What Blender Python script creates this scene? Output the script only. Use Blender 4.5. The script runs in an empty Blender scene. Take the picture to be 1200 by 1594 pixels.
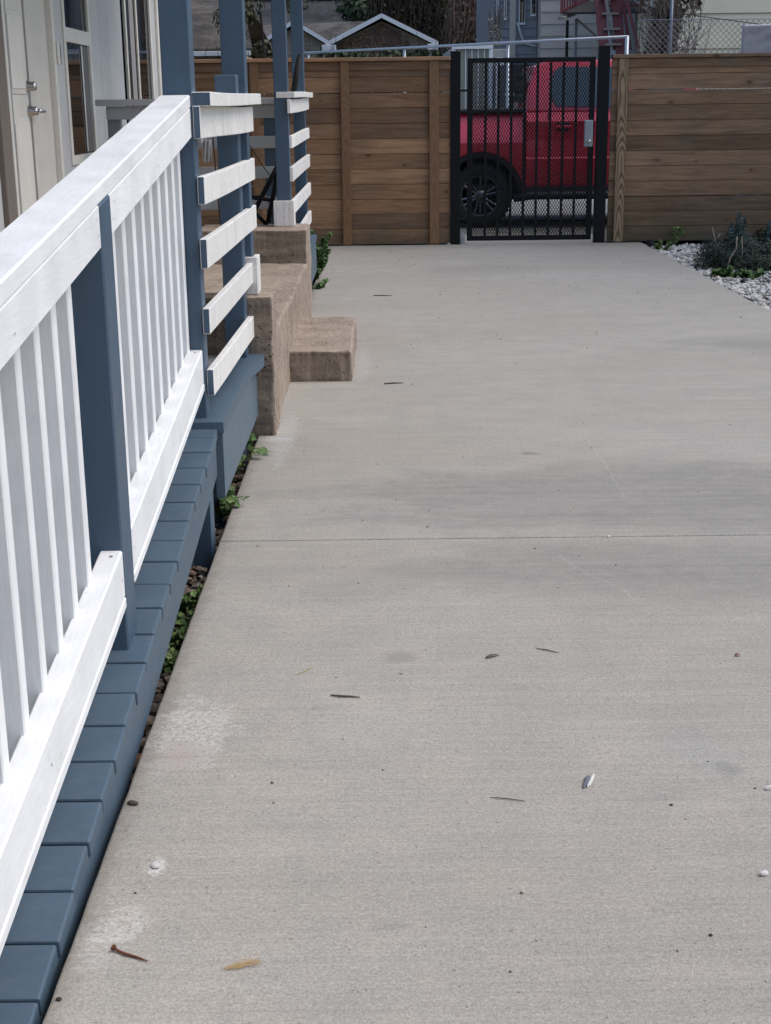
import bpy, bmesh, math, random
from mathutils import Vector, Matrix
random.seed(7)
S = bpy.context.scene
COL = S.collection
# ------------------------------------------------------------------ camera
cam_d = bpy.data.cameras.new('camera')
cam = bpy.data.objects.new('camera', cam_d); COL.objects.link(cam)
PITCH, ROLL, EYE = math.radians(16.1), 0.012, 1.38
fwd = Vector((0, math.cos(PITCH), -math.sin(PITCH)))
rt0 = Vector((1, 0, 0)); up0 = rt0.cross(fwd)
rt = rt0*math.cos(ROLL) - up0*math.sin(ROLL); up = up0*math.cos(ROLL) + rt0*math.sin(ROLL)
R3 = Matrix((rt, up, -fwd)).transposed()
cam.matrix_world = Matrix.Translation((0, 0, EYE)) @ R3.to_4x4()
cam_d.sensor_fit = 'VERTICAL'; cam_d.sensor_height = 36.0; cam_d.sensor_width = 27.1
cam_d.lens = 2200/1594*36.0
cam_d.clip_start = 0.05; cam_d.clip_end = 600
S.camera = cam
# ------------------------------------------------------------------ light
W = bpy.data.worlds.new('World'); S.world = W; W.use_nodes = True
wn = W.node_tree.nodes; wl = W.node_tree.links
sky = wn.new('ShaderNodeTexSky'); sky.sky_type = 'NISHITA'; sky.sun_disc = False
SUN_EL, SUN_AZ = math.radians(56), math.radians(91)     # azimuth measured from +Y towards +X
sky.sun_elevation = SUN_EL; sky.sun_rotation = SUN_AZ
sky.air_density = 1.0; sky.dust_density = 1.6; sky.ozone_density = 1.0
bg = wn['Background']; bg.inputs['Strength'].default_value = 0.15
wl.new(sky.outputs[0], bg.inputs['Color'])
sd = bpy.data.lights.new('sun', 'SUN'); sd.energy = 1.25; sd.angle = math.radians(45); sd.color = (1, .94, .86)
sun = bpy.data.objects.new('sun', sd); COL.objects.link(sun)
dirv = Vector((math.sin(SUN_AZ)*math.cos(SUN_EL), math.cos(SUN_AZ)*math.cos(SUN_EL), math.sin(SUN_EL)))
sun.rotation_euler = dirv.to_track_quat('Z', 'Y').to_euler(); sun.location = (6, 4, 12)
S.view_settings.view_transform = 'Standard'; S.view_settings.look = 'None'
S.view_settings.exposure = 0.52; S.view_settings.gamma = 1.0; S.view_settings.use_curve_mapping = False
S.render.engine = 'CYCLES'
S.cycles.max_bounces = 6; S.cycles.diffuse_bounces = 2; S.cycles.glossy_bounces = 3; S.cycles.transmission_bounces = 2
S.cycles.caustics_reflective = False; S.cycles.caustics_refractive = False

# ------------------------------------------------------------------ node helpers
class NT:
    def __init__(s, name):
        s.m = bpy.data.materials.new(name); s.m.use_nodes = True
        s.t = s.m.node_tree; s.b = s.t.nodes['Principled BSDF']
    def n(s, ty, **kw):
        x = s.t.nodes.new('ShaderNode'+ty)
        for k, v in kw.items(): setattr(x, k, v)
        return x
    def put(s, sock, v):
        if isinstance(v, bpy.types.NodeSocket): s.t.links.new(v, sock)
        else: sock.default_value = v
    def coord(s, scale=(1, 1, 1), rnd=0.0, kind='Object'):
        tc = s.n('TexCoord').outputs[kind]
        mp = s.n('Mapping'); s.put(mp.inputs['Scale'], scale)
        if rnd:
            oi = s.n('ObjectInfo').outputs['Random']
            sc = s.n('VectorMath', operation='SCALE'); sc.inputs[0].default_value = (rnd, rnd*1.7, rnd*2.3)
            s.put(sc.inputs['Scale'], oi)
            ad = s.n('VectorMath', operation='ADD'); s.put(ad.inputs[0], tc); s.put(ad.inputs[1], sc.outputs[0])
            tc = ad.outputs[0]
        s.put(mp.inputs['Vector'], tc); return mp.outputs[0]
    def noise(s, vec, scale=5, detail=4, rough=.6, dist=0.0):
        x = s.n('TexNoise'); s.put(x.inputs['Vector'], vec); x.inputs['Scale'].default_value = scale
        x.inputs['Detail'].default_value = detail; x.inputs['Roughness'].default_value = rough
        x.inputs['Distortion'].default_value = dist
        return x.outputs['Fac']
    def mr(s, v, a, b, c=0.0, d=1.0, smooth=False):
        x = s.n('MapRange', clamp=True)
        if smooth: x.interpolation_type = 'SMOOTHSTEP'
        s.put(x.inputs[0], v)
        for i, q in enumerate((a, b, c, d)): x.inputs[i+1].default_value = q
        return x.outputs[0]
    def ma(s, op, a, b=0.0):
        x = s.n('Math', operation=op); s.put(x.inputs[0], a); s.put(x.inputs[1], b); return x.outputs[0]
    def mix(s, f, a, b, mode='MIX'):
        x = s.n('Mix', data_type='RGBA', blend_type=mode)
        s.put(x.inputs[0], f)
        s.put(x.inputs[6], a if isinstance(a, bpy.types.NodeSocket) else (*a, 1))
        s.put(x.inputs[7], b if isinstance(b, bpy.types.NodeSocket) else (*b, 1))
        return x.outputs[2]
    def gain(s, col, v, lo, hi):      # multiply a colour by a grey between lo and hi
        g = s.mr(v, .25, .75, lo, hi)
        c = s.n('CombineColor'); [s.put(c.inputs[i], g) for i in range(3)]
        return s.mix(1.0, col, c.outputs[0], 'MULTIPLY')
    def bump(s, h, strength=.3, dist=.002, prev=None):
        x = s.n('Bump'); x.inputs['Strength'].default_value = strength; x.inputs['Distance'].default_value = dist
        s.put(x.inputs['Height'], h)
        if prev is not None: s.put(x.inputs['Normal'], prev)
        return x.outputs[0]
    def done(s, col, rough=.6, normal=None, metal=0.0, spec=.5):
        s.put(s.b.inputs['Base Color'], col if isinstance(col, bpy.types.NodeSocket) else (*col, 1))
        s.put(s.b.inputs['Roughness'], rough); s.b.inputs['Metallic'].default_value = metal
        s.b.inputs['Specular IOR Level'].default_value = spec
        if normal is not None: s.put(s.b.inputs['Normal'], normal)
        return s.m
_mc = {}
def cached(f):
    def g(*a):
        k = f.__name__+repr(a)
        if k not in _mc: _mc[k] = f(*a)
        return _mc[k]
    return g
AX = {'x': (1, 12, 12), 'y': (12, 1, 12), 'z': (12, 12, 1)}
@cached
def paint(name, col, axis='z', dirt=0.0, rough=.45):
    t = NT(name)
    v = t.coord(AX[axis], 9.0); w = t.coord((1, 1, 1), 5.0)
    grain = t.noise(v, 9, 4, .65); mott = t.noise(w, 7, 4, .6); fine = t.noise(w, 60, 3, .6)
    c = t.gain(t.mix(0.0, col, col), mott, .93, 1.06)
    c = t.gain(c, grain, .975, 1.025)
    c = t.gain(c, t.mr(t.n('ObjectInfo').outputs['Random'], 0, 1, .25, .75), .955, 1.045)
    if dirt:
        st = t.noise(t.coord((30, 30, 2.0), 7.0), 1.6, 5, .7)
        c = t.mix(t.ma('MULTIPLY', t.mr(st, .48, .78), dirt), c, (.33, .29, .23))
        sp = t.mr(t.noise(w, 38, 3, .7), .60, .72)
        c = t.mix(t.ma('MULTIPLY', sp, dirt*.8), c, (.25, .22, .17))
    # tiny scuffs
    sc = t.mr(t.noise(w, 24, 2, .5), .70, .76)
    c = t.mix(t.ma('MULTIPLY', sc, .25), c, tuple(x*.6+.05 for x in col))
    nb = t.bump(grain, .5, .002); nb = t.bump(fine, .2, .0015, nb)
    dn = t.mr(t.noise(w, 13, 1, .4), .68, .75); nb = t.bump(dn, .35, -.0015, nb)
    return t.done(c, t.mr(mott, .3, .7, rough-.08, rough+.12), nb)
@cached
def wood(name, col, axis='x', dark=.45, knots=True, wet=.0):
    t = NT(name)
    w = t.coord((1, 1, 1), 13.0); v = t.coord(AX[axis], 13.0)
    g1 = t.noise(v, 2.2, 6, .62, .6); g2 = t.noise(v, 9, 3, .6)
    rnd = t.n('ObjectInfo').outputs['Random']
    base = t.mix(0.0, col, col)
    base = t.gain(base, t.mr(rnd, 0, 1, .25, .75), .62, 1.38)
    grey = t.mr(t.noise(w, 1.7, 3, .5), .45, .7)
    base = t.mix(t.ma('MULTIPLY', grey, .32), base, (.125, .11, .095))
    gp = t.mr(t.noise(t.coord((1, 1, .5), 0.0), 1.3, 3, .6), .5, .7); base = t.mix(t.ma('MULTIPLY', gp, .22), base, (.17, .16, .15))
    c = t.gain(base, g1, 1-dark, 1+dark); c = t.gain(c, g2, .88, 1.1)
    if knots:
        kv = t.coord({'x': (1, 1, 1.9), 'y': (1, 1, 1.9), 'z': (1.9, 1, 1)}[axis], 13.0)
        sp3 = t.n('SeparateXYZ'); t.put(sp3.inputs[0], kv); cb = t.n('CombineXYZ')
        t.put(cb.inputs[0], sp3.outputs['X']); t.put(cb.inputs[1], sp3.outputs['Z'])
        vo = t.n('TexVoronoi'); vo.voronoi_dimensions = '2D'; t.put(vo.inputs['Vector'], cb.outputs[0]); vo.inputs['Scale'].default_value = 2.1
        kr = t.n('SeparateColor'); t.put(kr.inputs[0], vo.outputs['Color'])
        dd = t.ma('DIVIDE', vo.outputs['Distance'], t.mr(kr.outputs[0], .35, 1.0, .05, 1.5))
        k = t.mr(dd, .02, .06, 1, 0)
        c = t.mix(t.ma('MULTIPLY', k, .8), c, (.02, .012, .008))
        ring = t.mr(dd, .05, .16, 1, 0)
        c = t.mix(t.ma('MULTIPLY', ring, .3), c, tuple(x*.5 for x in col))
    pz = t.n('SeparateXYZ'); t.put(pz.inputs[0], t.n('NewGeometry').outputs['Position'])
    spl = t.ma('MULTIPLY', t.mr(t.ma('ADD', pz.outputs['Z'], t.ma('MULTIPLY', t.noise(t.coord((3, 3, 3), 0.0, 'Object'), 2, 4, .7), .35)), .22, .50, 1, 0), .6)
    c = t.mix(spl, c, (.075, .070, .042))
    nb = t.bump(g1, .3, .002); nb = t.bump(g2, .2, .001, nb)
    return t.done(c, .75, nb, 0, .3)
@cached
def arched_wood(name, col):
    t = NT(name); w = t.coord((1, 1, 1), 11.0)
    n0 = t.noise(t.coord((2, 2, .8), 11.0), 1.5, 2, .5)
    sx = t.n('SeparateXYZ'); t.put(sx.inputs[0], t.n('TexCoord').outputs['Object'])
    # cathedral grain: long parabolas up the face
    xx = t.ma('MULTIPLY', t.ma('POWER', t.ma('ABSOLUTE', t.ma('ADD', sx.outputs['X'], 0.0)), 2.0), 90)
    f = t.ma('ADD', t.ma('ADD', t.ma('MULTIPLY', sx.outputs['Z'], .9), xx), t.ma('MULTIPLY', n0, 1.6))
    g = t.ma('FRACT', t.ma('MULTIPLY', f, 7.0)); g = t.ma('ABSOLUTE', t.ma('SUBTRACT', g, .5))
    fine = t.noise(t.coord((40, 40, 1.5), 11.0), 2, 4, .6)
    c = t.gain(t.mix(0.0, col, col), t.ma('ADD', .25, g), .30, 1.15); c = t.gain(c, fine, .85, 1.12)
    if name.endswith('_l'): c = t.mix(.7, c, col)
    return t.done(c, .75, t.bump(fine, .2, .001), 0, .3)
@cached
def plain(name, col, rough=.5, metal=0.0, var=.08, scale=20.0, bump=.15):
    t = NT(name); w = t.coord((1, 1, 1), 3.0); nz = t.noise(w, scale, 4, .6)
    c = t.gain(t.mix(0.0, col, col), nz, 1-var, 1+var)
    return t.done(c, t.mr(nz, .3, .7, max(.02, rough-.06), rough+.08), t.bump(nz, bump, .001), metal)
@cached
def isl(name, cols, rough=.8, trans=0.0):    # colour picked at random per stone / per leaf
    t = NT(name); r = t.n('NewGeometry').outputs['Random Per Island']
    cr = t.n('ValToRGB'); el = cr.color_ramp.elements
    n = len(cols)
    el[0].color = (*cols[0], 1); el[0].position = 0
    el[1].color = (*cols[-1], 1); el[1].position = 1
    for i in range(1, n-1):
        e = el.new(i/(n-1)); e.color = (*cols[i], 1)
    t.put(cr.inputs[0], r)
    nz = t.noise(t.coord(), 60, 3, .6)
    c = t.gain(cr.outputs[0], nz, .82, 1.16)
    return t.done(c, rough, t.bump(nz, .4, .003), 0, .3)

# ------------------------------------------------------------------ mesh helpers
WL = {}
def link(o, parent=None, world=(0, 0, 0)):
    COL.objects.link(o); WL[o.name] = Vector(world)
    if parent is not None:
        o.parent = parent; o.location = Vector(world) - WL[parent.name]
    else: o.location = world
    return o
def tag(o, label=None, cat=None, group=None, kind=None):
    if label: o['label'] = label
    if cat: o['category'] = cat
    if group: o['group'] = group
    if kind: o['kind'] = kind
    return o
def thing(name, loc, label, cat, group=None, kind=None):
    o = bpy.data.objects.new(name, None); o.empty_display_size = .1
    link(o, None, loc); return tag(o, label, cat, group, kind)
def bmo(name, bm, mat, parent=None, world=(0, 0, 0), smooth=False):
    me = bpy.data.meshes.new(name); bm.normal_update(); bm.to_mesh(me); bm.free()
    for m in (mat if isinstance(mat, (list, tuple)) else [mat]): me.materials.append(m)
    if smooth:
        for p in me.polygons: p.use_smooth = True
    return link(bpy.data.objects.new(name, me), parent, world)
def pyd(name, vs, fs, mat, parent=None, world=(0, 0, 0), smooth=False):
    me = bpy.data.meshes.new(name); me.from_pydata(vs, [], fs); me.update()
    for m in (mat if isinstance(mat, (list, tuple)) else [mat]): me.materials.append(m)
    if smooth:
        for p in me.polygons: p.use_smooth = True
    return link(bpy.data.objects.new(name, me), parent, world)
def add_box(bm, lo, hi, bev=0.0, seg=1, rot=None, pivot=None):
    g = bmesh.ops.create_cube(bm, size=1)['verts']
    c = (Vector(lo)+Vector(hi))/2; s = Vector(hi)-Vector(lo)
    for v in g: v.co = Vector((v.co.x*s.x, v.co.y*s.y, v.co.z*s.z))+c
    if bev:
        es = list({e for v in g for e in v.link_edges})
        r = bmesh.ops.bevel(bm, geom=es, offset=min(bev, min(abs(x) for x in s)*.4), segments=seg, affect='EDGES', profile=.5)
        g = list({v for f in r['faces'] for v in f.verts} | {v for v in g if v.is_valid})
    if rot is not None:
        p = Vector(pivot) if pivot is not None else c
        for v in g: v.co = rot @ (v.co-p) + p
    return g
def box(name, lo, hi, mat, parent=None, bev=.003, seg=1, origin=None, warp=0.0):
    """axis aligned box given in world numbers, its own origin at its centre"""
    o = (Vector(lo)+Vector(hi))/2 if origin is None else Vector(origin)
    bm = bmesh.new(); add_box(bm, Vector(lo)-o, Vector(hi)-o, bev, seg)
    if warp:
        a, b = random.uniform(-warp, warp), random.uniform(-warp, warp)
        L = max(hi[0]-lo[0], .01)
        for v in bm.verts: v.co.z += a*v.co.x/L + b*(v.co.x/L)**2
    return bmo(name, bm, mat, parent, o)
def sloped(name, y0, y1, x0, x1, zt0, th, slope, mat, parent=None, bev=.003, plumb=True):
    """board running along Y that climbs with the ramp: zt0 = top at y0, ends cut plumb"""
    o = Vector(((x0+x1)/2, (y0+y1)/2, zt0+slope*(y1-y0)/2-th/2))
    bm = bmesh.new(); n = 8
    add_box(bm, Vector((x0, y0, -th/2))-Vector((o.x, o.y, 0)), Vector((x1, y1, th/2))-Vector((o.x, o.y, 0)), bev)
    for v in bm.verts: v.co.z += slope*v.co.y
    return bmo(name, bm, mat, parent, o)
def tube(bm, pts, r, n=8, cap=True):
    P = [Vector(p) for p in pts]; rings = []
    rr = r if isinstance(r, (list, tuple)) else [r]*len(P)
    for i, p in enumerate(P):
        d = (P[min(i+1, len(P)-1)]-P[max(i-1, 0)]).normalized()
        a = d.cross(Vector((0, 0, 1)) if abs(d.z) < .9 else Vector((1, 0, 0))).normalized(); b = d.cross(a)
        rings.append([bm.verts.new(p+(a*math.cos(2*math.pi*k/n)+b*math.sin(2*math.pi*k/n))*rr[i]) for k in range(n)])
    for i in range(len(rings)-1):
        for k in range(n):
            bm.faces.new((rings[i][k], rings[i][(k+1) % n], rings[i+1][(k+1) % n], rings[i+1][k]))
    if cap: bm.faces.new(rings[0][::-1]); bm.faces.new(rings[-1])
def lathe(bm, prof, n=32, axis='y', c=(0, 0, 0)):
    rings = []
    for r, h in prof:
        ring = []
        for k in range(n):
            a = 2*math.pi*k/n
            if axis == 'y': v = (c[0]+r*math.cos(a), c[1]+h, c[2]+r*math.sin(a))
            else: v = (c[0]+r*math.cos(a), c[1]+r*math.sin(a), c[2]+h)
            ring.append(bm.verts.new(v))
        rings.append(ring)
    for i in range(len(rings)-1):
        for k in range(n):
            bm.faces.new((rings[i][k], rings[i][(k+1) % n], rings[i+1][(k+1) % n], rings[i+1][k]))
def rocks(name, spots, mat, label, parent=None, cat=None, kind='stuff'):
    ico = bmesh.new(); bmesh.ops.create_icosphere(ico, subdivisions=1, radius=1)
    bv = [v.co.copy() for v in ico.verts]; bf = [[v.index for v in f.verts] for f in ico.faces]; ico.free()
    vs, fs = [], []
    for (x, y, z, r) in spots:
        k = len(vs); sc = Vector((random.uniform(.75, 1.3), random.uniform(.75, 1.3), random.uniform(.45, .8)))*r
        rot = Matrix.Rotation(random.uniform(0, 6.28), 3, 'Z') @ Matrix.Rotation(random.uniform(-.5, .5), 3, 'X')
        for c in bv:
            q = Vector((c.x*sc.x, c.y*sc.y, c.z*sc.z))*(1+random.uniform(-.16, .16))
            vs.append(tuple(rot@q+Vector((x, y, z))))
        fs += [[i+k for i in f] for f in bf]
    o = pyd(name, vs, fs, mat, parent, smooth=False)
    return tag(o, label, cat, None, kind)
def leafquad(vs, fs, p, n, s, asp=1.6, fold=.25):
    """one small leaf: two triangles folded along the middle"""
    n = Vector(n).normalized(); a = n.orthogonal().normalized()
    a = Matrix.Rotation(random.uniform(0, 6.28), 3, n) @ a; b = n.cross(a)
    p = Vector(p); k = len(vs); L = a*s*asp/2; w = b*s/2
    vs += [tuple(p-L), tuple(p+w+n*s*fold*.4), tuple(p+L), tuple(p-w+n*s*fold*.4)]
    fs += [(k, k+1, k+2), (k, k+2, k+3)]
def rv(): 
    while True:
        v = Vector((random.uniform(-1, 1), random.uniform(-1, 1), random.uniform(-1, 1)))
        if .05 < v.length < 1: return v

# ------------------------------------------------------------------ materials
WHITE = (.87, .868, .855)
BLUE = (.058, .098, .145)
P_white = lambda ax='y': paint('white_paint', WHITE, ax)
P_wdirty = lambda ax='y': paint('weathered_white_paint', (.80, .775, .73), ax, .5, .6)
P_blue = lambda ax='z': paint('slate_blue_paint', BLUE, ax, 0.0, .42)
P_deck = lambda ax='x': paint('slate_blue_deck_paint', (.068, .108, .148), ax, .10, .5)
P_grey = lambda ax='z': paint('grey_blue_siding_paint', (.60, .59, .565), ax, 0.0, .55)
P_cream = lambda ax='z': paint('cream_trim_paint', (.80, .755, .67), ax, .12, .5)
M_galv = plain('galvanised_steel', (.42, .45, .48), .4, .7)
M_black = plain('black_powder_coat', (.006, .0065, .008), .5, .0, .15)
M_black.node_tree.nodes['Principled BSDF'].inputs['Specular IOR Level'].default_value = .2
M_chrome = plain('brushed_nickel', (.6, .58, .55), .25, 1.0)
SOIL = None
def soil_mat():
    t = NT('dark_soil'); w = t.coord(); a = t.noise(w, 3, 6, .7); b = t.noise(w, 40, 4, .7)
    c = t.mix(t.mr(a, .35, .65), (.045, .036, .028), (.10, .085, .068)); c = t.gain(c, b, .6, 1.4)
    return t.done(c, .95, t.bump(b, .8, .02))
def stain(t, P, cx, cy, rx, ry, nz, amt=.55, soft=.6):
    """soft, ragged spot centred on the slab at (cx, cy)"""
    sub = t.n('VectorMath', operation='SUBTRACT'); t.put(sub.inputs[0], P); sub.inputs[1].default_value = (cx, cy, 0)
    ml = t.n('VectorMath', operation='MULTIPLY'); t.put(ml.inputs[0], sub.outputs[0]); ml.inputs[1].default_value = (1/rx, 1/ry, 0)
    ln = t.n('VectorMath', operation='LENGTH'); t.put(ln.inputs[0], ml.outputs[0])
    d = t.ma('ADD', ln.outputs['Value'], t.mr(nz, .2, .8, -amt, amt))
    return t.mr(d, 1-soft, 1.0, 1, 0, True)
def concrete_mat():
    t = NT('broomed_concrete')
    P = t.n('NewGeometry').outputs['Position']
    def mp(s):
        m = t.n('Mapping'); t.put(m.inputs['Scale'], s); t.put(m.inputs['Vector'], P); return m.outputs[0]
    big = t.noise(mp((.55, .9, 1)), 1.1, 3, .6, .3); mid = t.noise(mp((1, 1, 1)), 5, 4, .7)
    broom = t.noise(mp((2.2, 110, 1)), 1, 4, .7, .1); broom2 = t.noise(mp((.9, 26, 1)), 1, 3, .6)
    grain = t.noise(mp((1, 1, 1)), 420, 1, .7); sand = t.noise(mp((1, 1, 1)), 150, 2, .7); sand2 = t.noise(mp((1, 1.2, 1)), 55, 4, .75)
    c = t.mix(t.mr(big, .35, .65), (.378, .350, .298), (.350, .336, .300))
    c = t.mix(t.mr(mid, .3, .75), c, (.392, .352, .296))
    c = t.gain(c, big, .90, 1.08); c = t.gain(c, mid, .94, 1.06)
    c = t.gain(c, broom, .90, 1.09); c = t.gain(c, broom2, .955, 1.045)
    c = t.gain(c, grain, .70, 1.30); c = t.gain(c, sand, .77, 1.23); c = t.gain(c, sand2, .88, 1.12)
    # dark sand specks and pores
    vo = t.n('TexVoronoi'); t.put(vo.inputs['Vector'], mp((1, 1, 1))); vo.inputs['Scale'].default_value = 62
    keep = t.mr(t.noise(mp((1, 1, 1)), 31, 2, .5), .52, .60)
    sp = t.ma('MULTIPLY', t.mr(vo.outputs['Distance'], .10, .2, 1, 0), keep)
    c = t.mix(t.ma('MULTIPLY', sp, .62), c, (.12, .10, .085))
    vo2 = t.n('TexVoronoi'); t.put(vo2.inputs['Vector'], mp((1, 1, 1))); vo2.inputs['Scale'].default_value = 95
    sp2 = t.ma('MULTIPLY', t.mr(vo2.outputs['Distance'], .08, .2, 1, 0), t.mr(t.noise(mp((1, 1, 1)), 47, 2, .5), .55, .62))
    c = t.mix(t.ma('MULTIPLY', sp2, .4), c, (.62, .60, .56))
    # grey damp band over the joint, greyer far end
    n1 = t.noise(mp((.8, 1.4, 1)), 1.8, 5, .7); n2 = t.noise(mp((1, 1.3, 1)), 13, 5, .8); n3 = t.noise(mp((1, 1, 1)), 75, 3, .8)
    band = t.ma('MAXIMUM', stain(t, P, 1.35, 4.95, 2.05, .58, n1, .45, .4), stain(t, P, 1.0, 4.12, 1.7, .42, n1, .55, .75))
    mott = t.mr(t.ma('ADD', t.ma('MULTIPLY', n2, .5), t.ma('MULTIPLY', broom2, .5)), .38, .58, .35, 1.0); band = t.ma('MULTIPLY', band, mott)
    c = t.mix(t.ma('MULTIPLY', band, t.mr(n1, .25, .75, .35, .8)), c, (.195, .188, .176))
    b3 = stain(t, P, 2.3, 8.2, .9, .35, n1, .5, .7)
    c = t.mix(t.ma('MULTIPLY', b3, .42), c, (.20, .196, .19))
    b4 = stain(t, P, 1.0, 13.9, 2.4, 1.6, n1, .5, .8)
    c = t.mix(t.ma('MULTIPLY', b4, .18), c, (.23, .226, .222))
    # white scuffs, worn patches
    for (x, y, rx, ry, a, f, col) in ((-.455, 2.98, .105, .20, .8, .9, (.62, .59, .55)), (-.442, 2.385, .024, .034, 1.0, .9, (.72, .70, .66)),
                                     (-.475, 2.19, .05, .065, .9, .65, (.66, .63, .58)), (-.50, 2.14, .06, .08, .9, .45, (.6, .58, .54)),
                                     (-.05, 3.0, .14, .14, .9, .18, (.58, .57, .56)), (-.43, 6.0, .05, .55, .7, .6, (.55, .55, .54)),
                                     (-.49, 5.93, .10, .05, .7, .8, (.60, .60, .59)), (-.30, 7.12, .22, .08, .8, .35, (.56, .55, .53)), (-.11, 7.8, .04, .6, .8, .4, (.52, .51, .5))):
        m = t.ma('MULTIPLY', stain(t, P, x, y, rx*1.15, ry*1.15, n2, a*.95, .5), t.mr(n3, .38, .58))
        c = t.mix(t.ma('MULTIPLY', m, f*.68), c, col)
    for (x, y, rx, ry, f) in ((.594, 5.62, .055, .035, .75), (.73, 2.76, .045, .05, .4), (.03, 3.42, .06, .06, .4), (.0, 2.17, .05, .02, .3), (.85, 12.3, .8, .6, .2)):
        c = t.mix(t.ma('MULTIPLY', stain(t, P, x, y, rx, ry, n2, .5, .8), f), c, (.2, .195, .185))
    rd = t.ma('MULTIPLY', stain(t, P, -.46, 2.86, .08, .10, n2, .6, .8), t.mr(n3, .45, .6))
    c = t.mix(t.ma('MULTIPLY', rd, .5), c, (.30, .16, .13))
    # grime along the edge beside the ramp and steps
    sxx = t.n('SeparateXYZ'); t.put(sxx.inputs[0], P)
    eg = t.mr(t.ma('ADD', sxx.outputs['X'], t.ma('MULTIPLY', n2, -.10)), -.605, -.545, 1, 0, True)
    c = t.mix(t.ma('MULTIPLY', eg, .5), c, (.16, .135, .11))
    # pale hairline scratches
    sx = t.n('SeparateXYZ'); t.put(sx.inputs[0], P)
    wob = t.ma('MULTIPLY', t.ma('SUBTRACT', n2, .5), .05)
    for ax, ay, bx, by in ((.547, 4.27, .60, 4.10), (.60, 4.10, .70, 3.93), (.70, 3.93, .72, 3.80), (.868, 5.9, .87, 4.95)):
        L = math.hypot(bx-ax, by-ay); ux, uy = (bx-ax)/L, (by-ay)/L
        dx, dy = t.ma('SUBTRACT', sx.outputs['X'], ax), t.ma('SUBTRACT', sx.outputs['Y'], ay)
        al = t.ma('ADD', t.ma('MULTIPLY', dx, ux), t.ma('MULTIPLY', dy, uy))
        ac = t.ma('ABSOLUTE', t.ma('ADD', t.ma('SUBTRACT', t.ma('MULTIPLY', dx, uy), t.ma('MULTIPLY', dy, ux)), wob))
        m = t.ma('MULTIPLY', t.mr(ac, .0015, .006, 1, 0), t.mr(t.ma('ABSOLUTE', t.ma('SUBTRACT', al, L/2)), L/2-.01, L/2+.01, 1, 0))
        c = t.mix(t.ma('MULTIPLY', m, .20), c, (.50, .47, .43))
    h = t.ma('ADD', t.ma('MULTIPLY', broom, .9), t.ma('MULTIPLY', grain, .5))
    nb = t.bump(h, .5, .0016); nb = t.bump(sand, .3, .0016, nb)
    return t.done(c, .88, nb, 0, .25)
def oldcon_mat(name, top, side, pit=.6):
    t = NT(name); P = t.n('NewGeometry').outputs['Position']; N = t.n('NewGeometry').outputs['Normal']
    def mp(s):
        m = t.n('Mapping'); t.put(m.inputs['Scale'], s); t.put(m.inputs['Vector'], P); return m.outputs[0]
    a = t.noise(mp((1, 1, 1)), 3.5, 6, .7); b = t.noise(mp((1, 1, 1)), 34, 5, .75); g = t.noise(mp((1, 1, 1)), 130, 3, .75)
    lay = t.noise(mp((1.5, 1.5, 16)), 1.5, 4, .6, .5); brush = t.noise(mp((60, 6, 6)), 1, 4, .7); drip = t.noise(mp((22, 22, 1.4)), 1, 4, .7)
    sx = t.n('SeparateXYZ'); t.put(sx.inputs[0], N)
    cast = t.mr(t.ma('ABSOLUTE', sx.outputs['Y']), .5, .8)      # end faces: rough cast layers, and their shade put in as a darker colour
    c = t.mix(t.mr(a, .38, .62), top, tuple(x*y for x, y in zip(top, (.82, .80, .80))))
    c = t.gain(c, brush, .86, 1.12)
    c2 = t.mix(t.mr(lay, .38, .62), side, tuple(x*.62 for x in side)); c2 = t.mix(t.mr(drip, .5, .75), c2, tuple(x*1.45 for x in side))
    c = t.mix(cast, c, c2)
    c = t.gain(c, b, .78, 1.22); c = t.gain(c, g, .80, 1.2)
    vo = t.n('TexVoronoi'); t.put(vo.inputs['Vector'], mp((1, 1, 1))); vo.inputs['Scale'].default_value = 48
    pits = t.ma('MULTIPLY', t.mr(vo.outputs['Distance'], .12, .32, 1, 0), t.mr(a, .47, .55))
    c = t.mix(t.ma('MULTIPLY', pits, pit), c, (.06, .042, .035))
    peb = t.ma('MULTIPLY', t.mr(vo.outputs['Distance'], .1, .2, 1, 0), t.mr(a, .36, .44, 1, 0))
    c = t.mix(t.ma('MULTIPLY', peb, .45), c, (.42, .36, .30))
    nb = t.bump(b, .45, .007); nb = t.bump(g, .5, .003, nb); nb = t.bump(pits, .9, -.008, nb)
    return t.done(c, .92, nb, 0, .2)
M_con = concrete_mat()
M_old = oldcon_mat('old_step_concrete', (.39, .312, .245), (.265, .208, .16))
M_soil = soil_mat()

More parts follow.
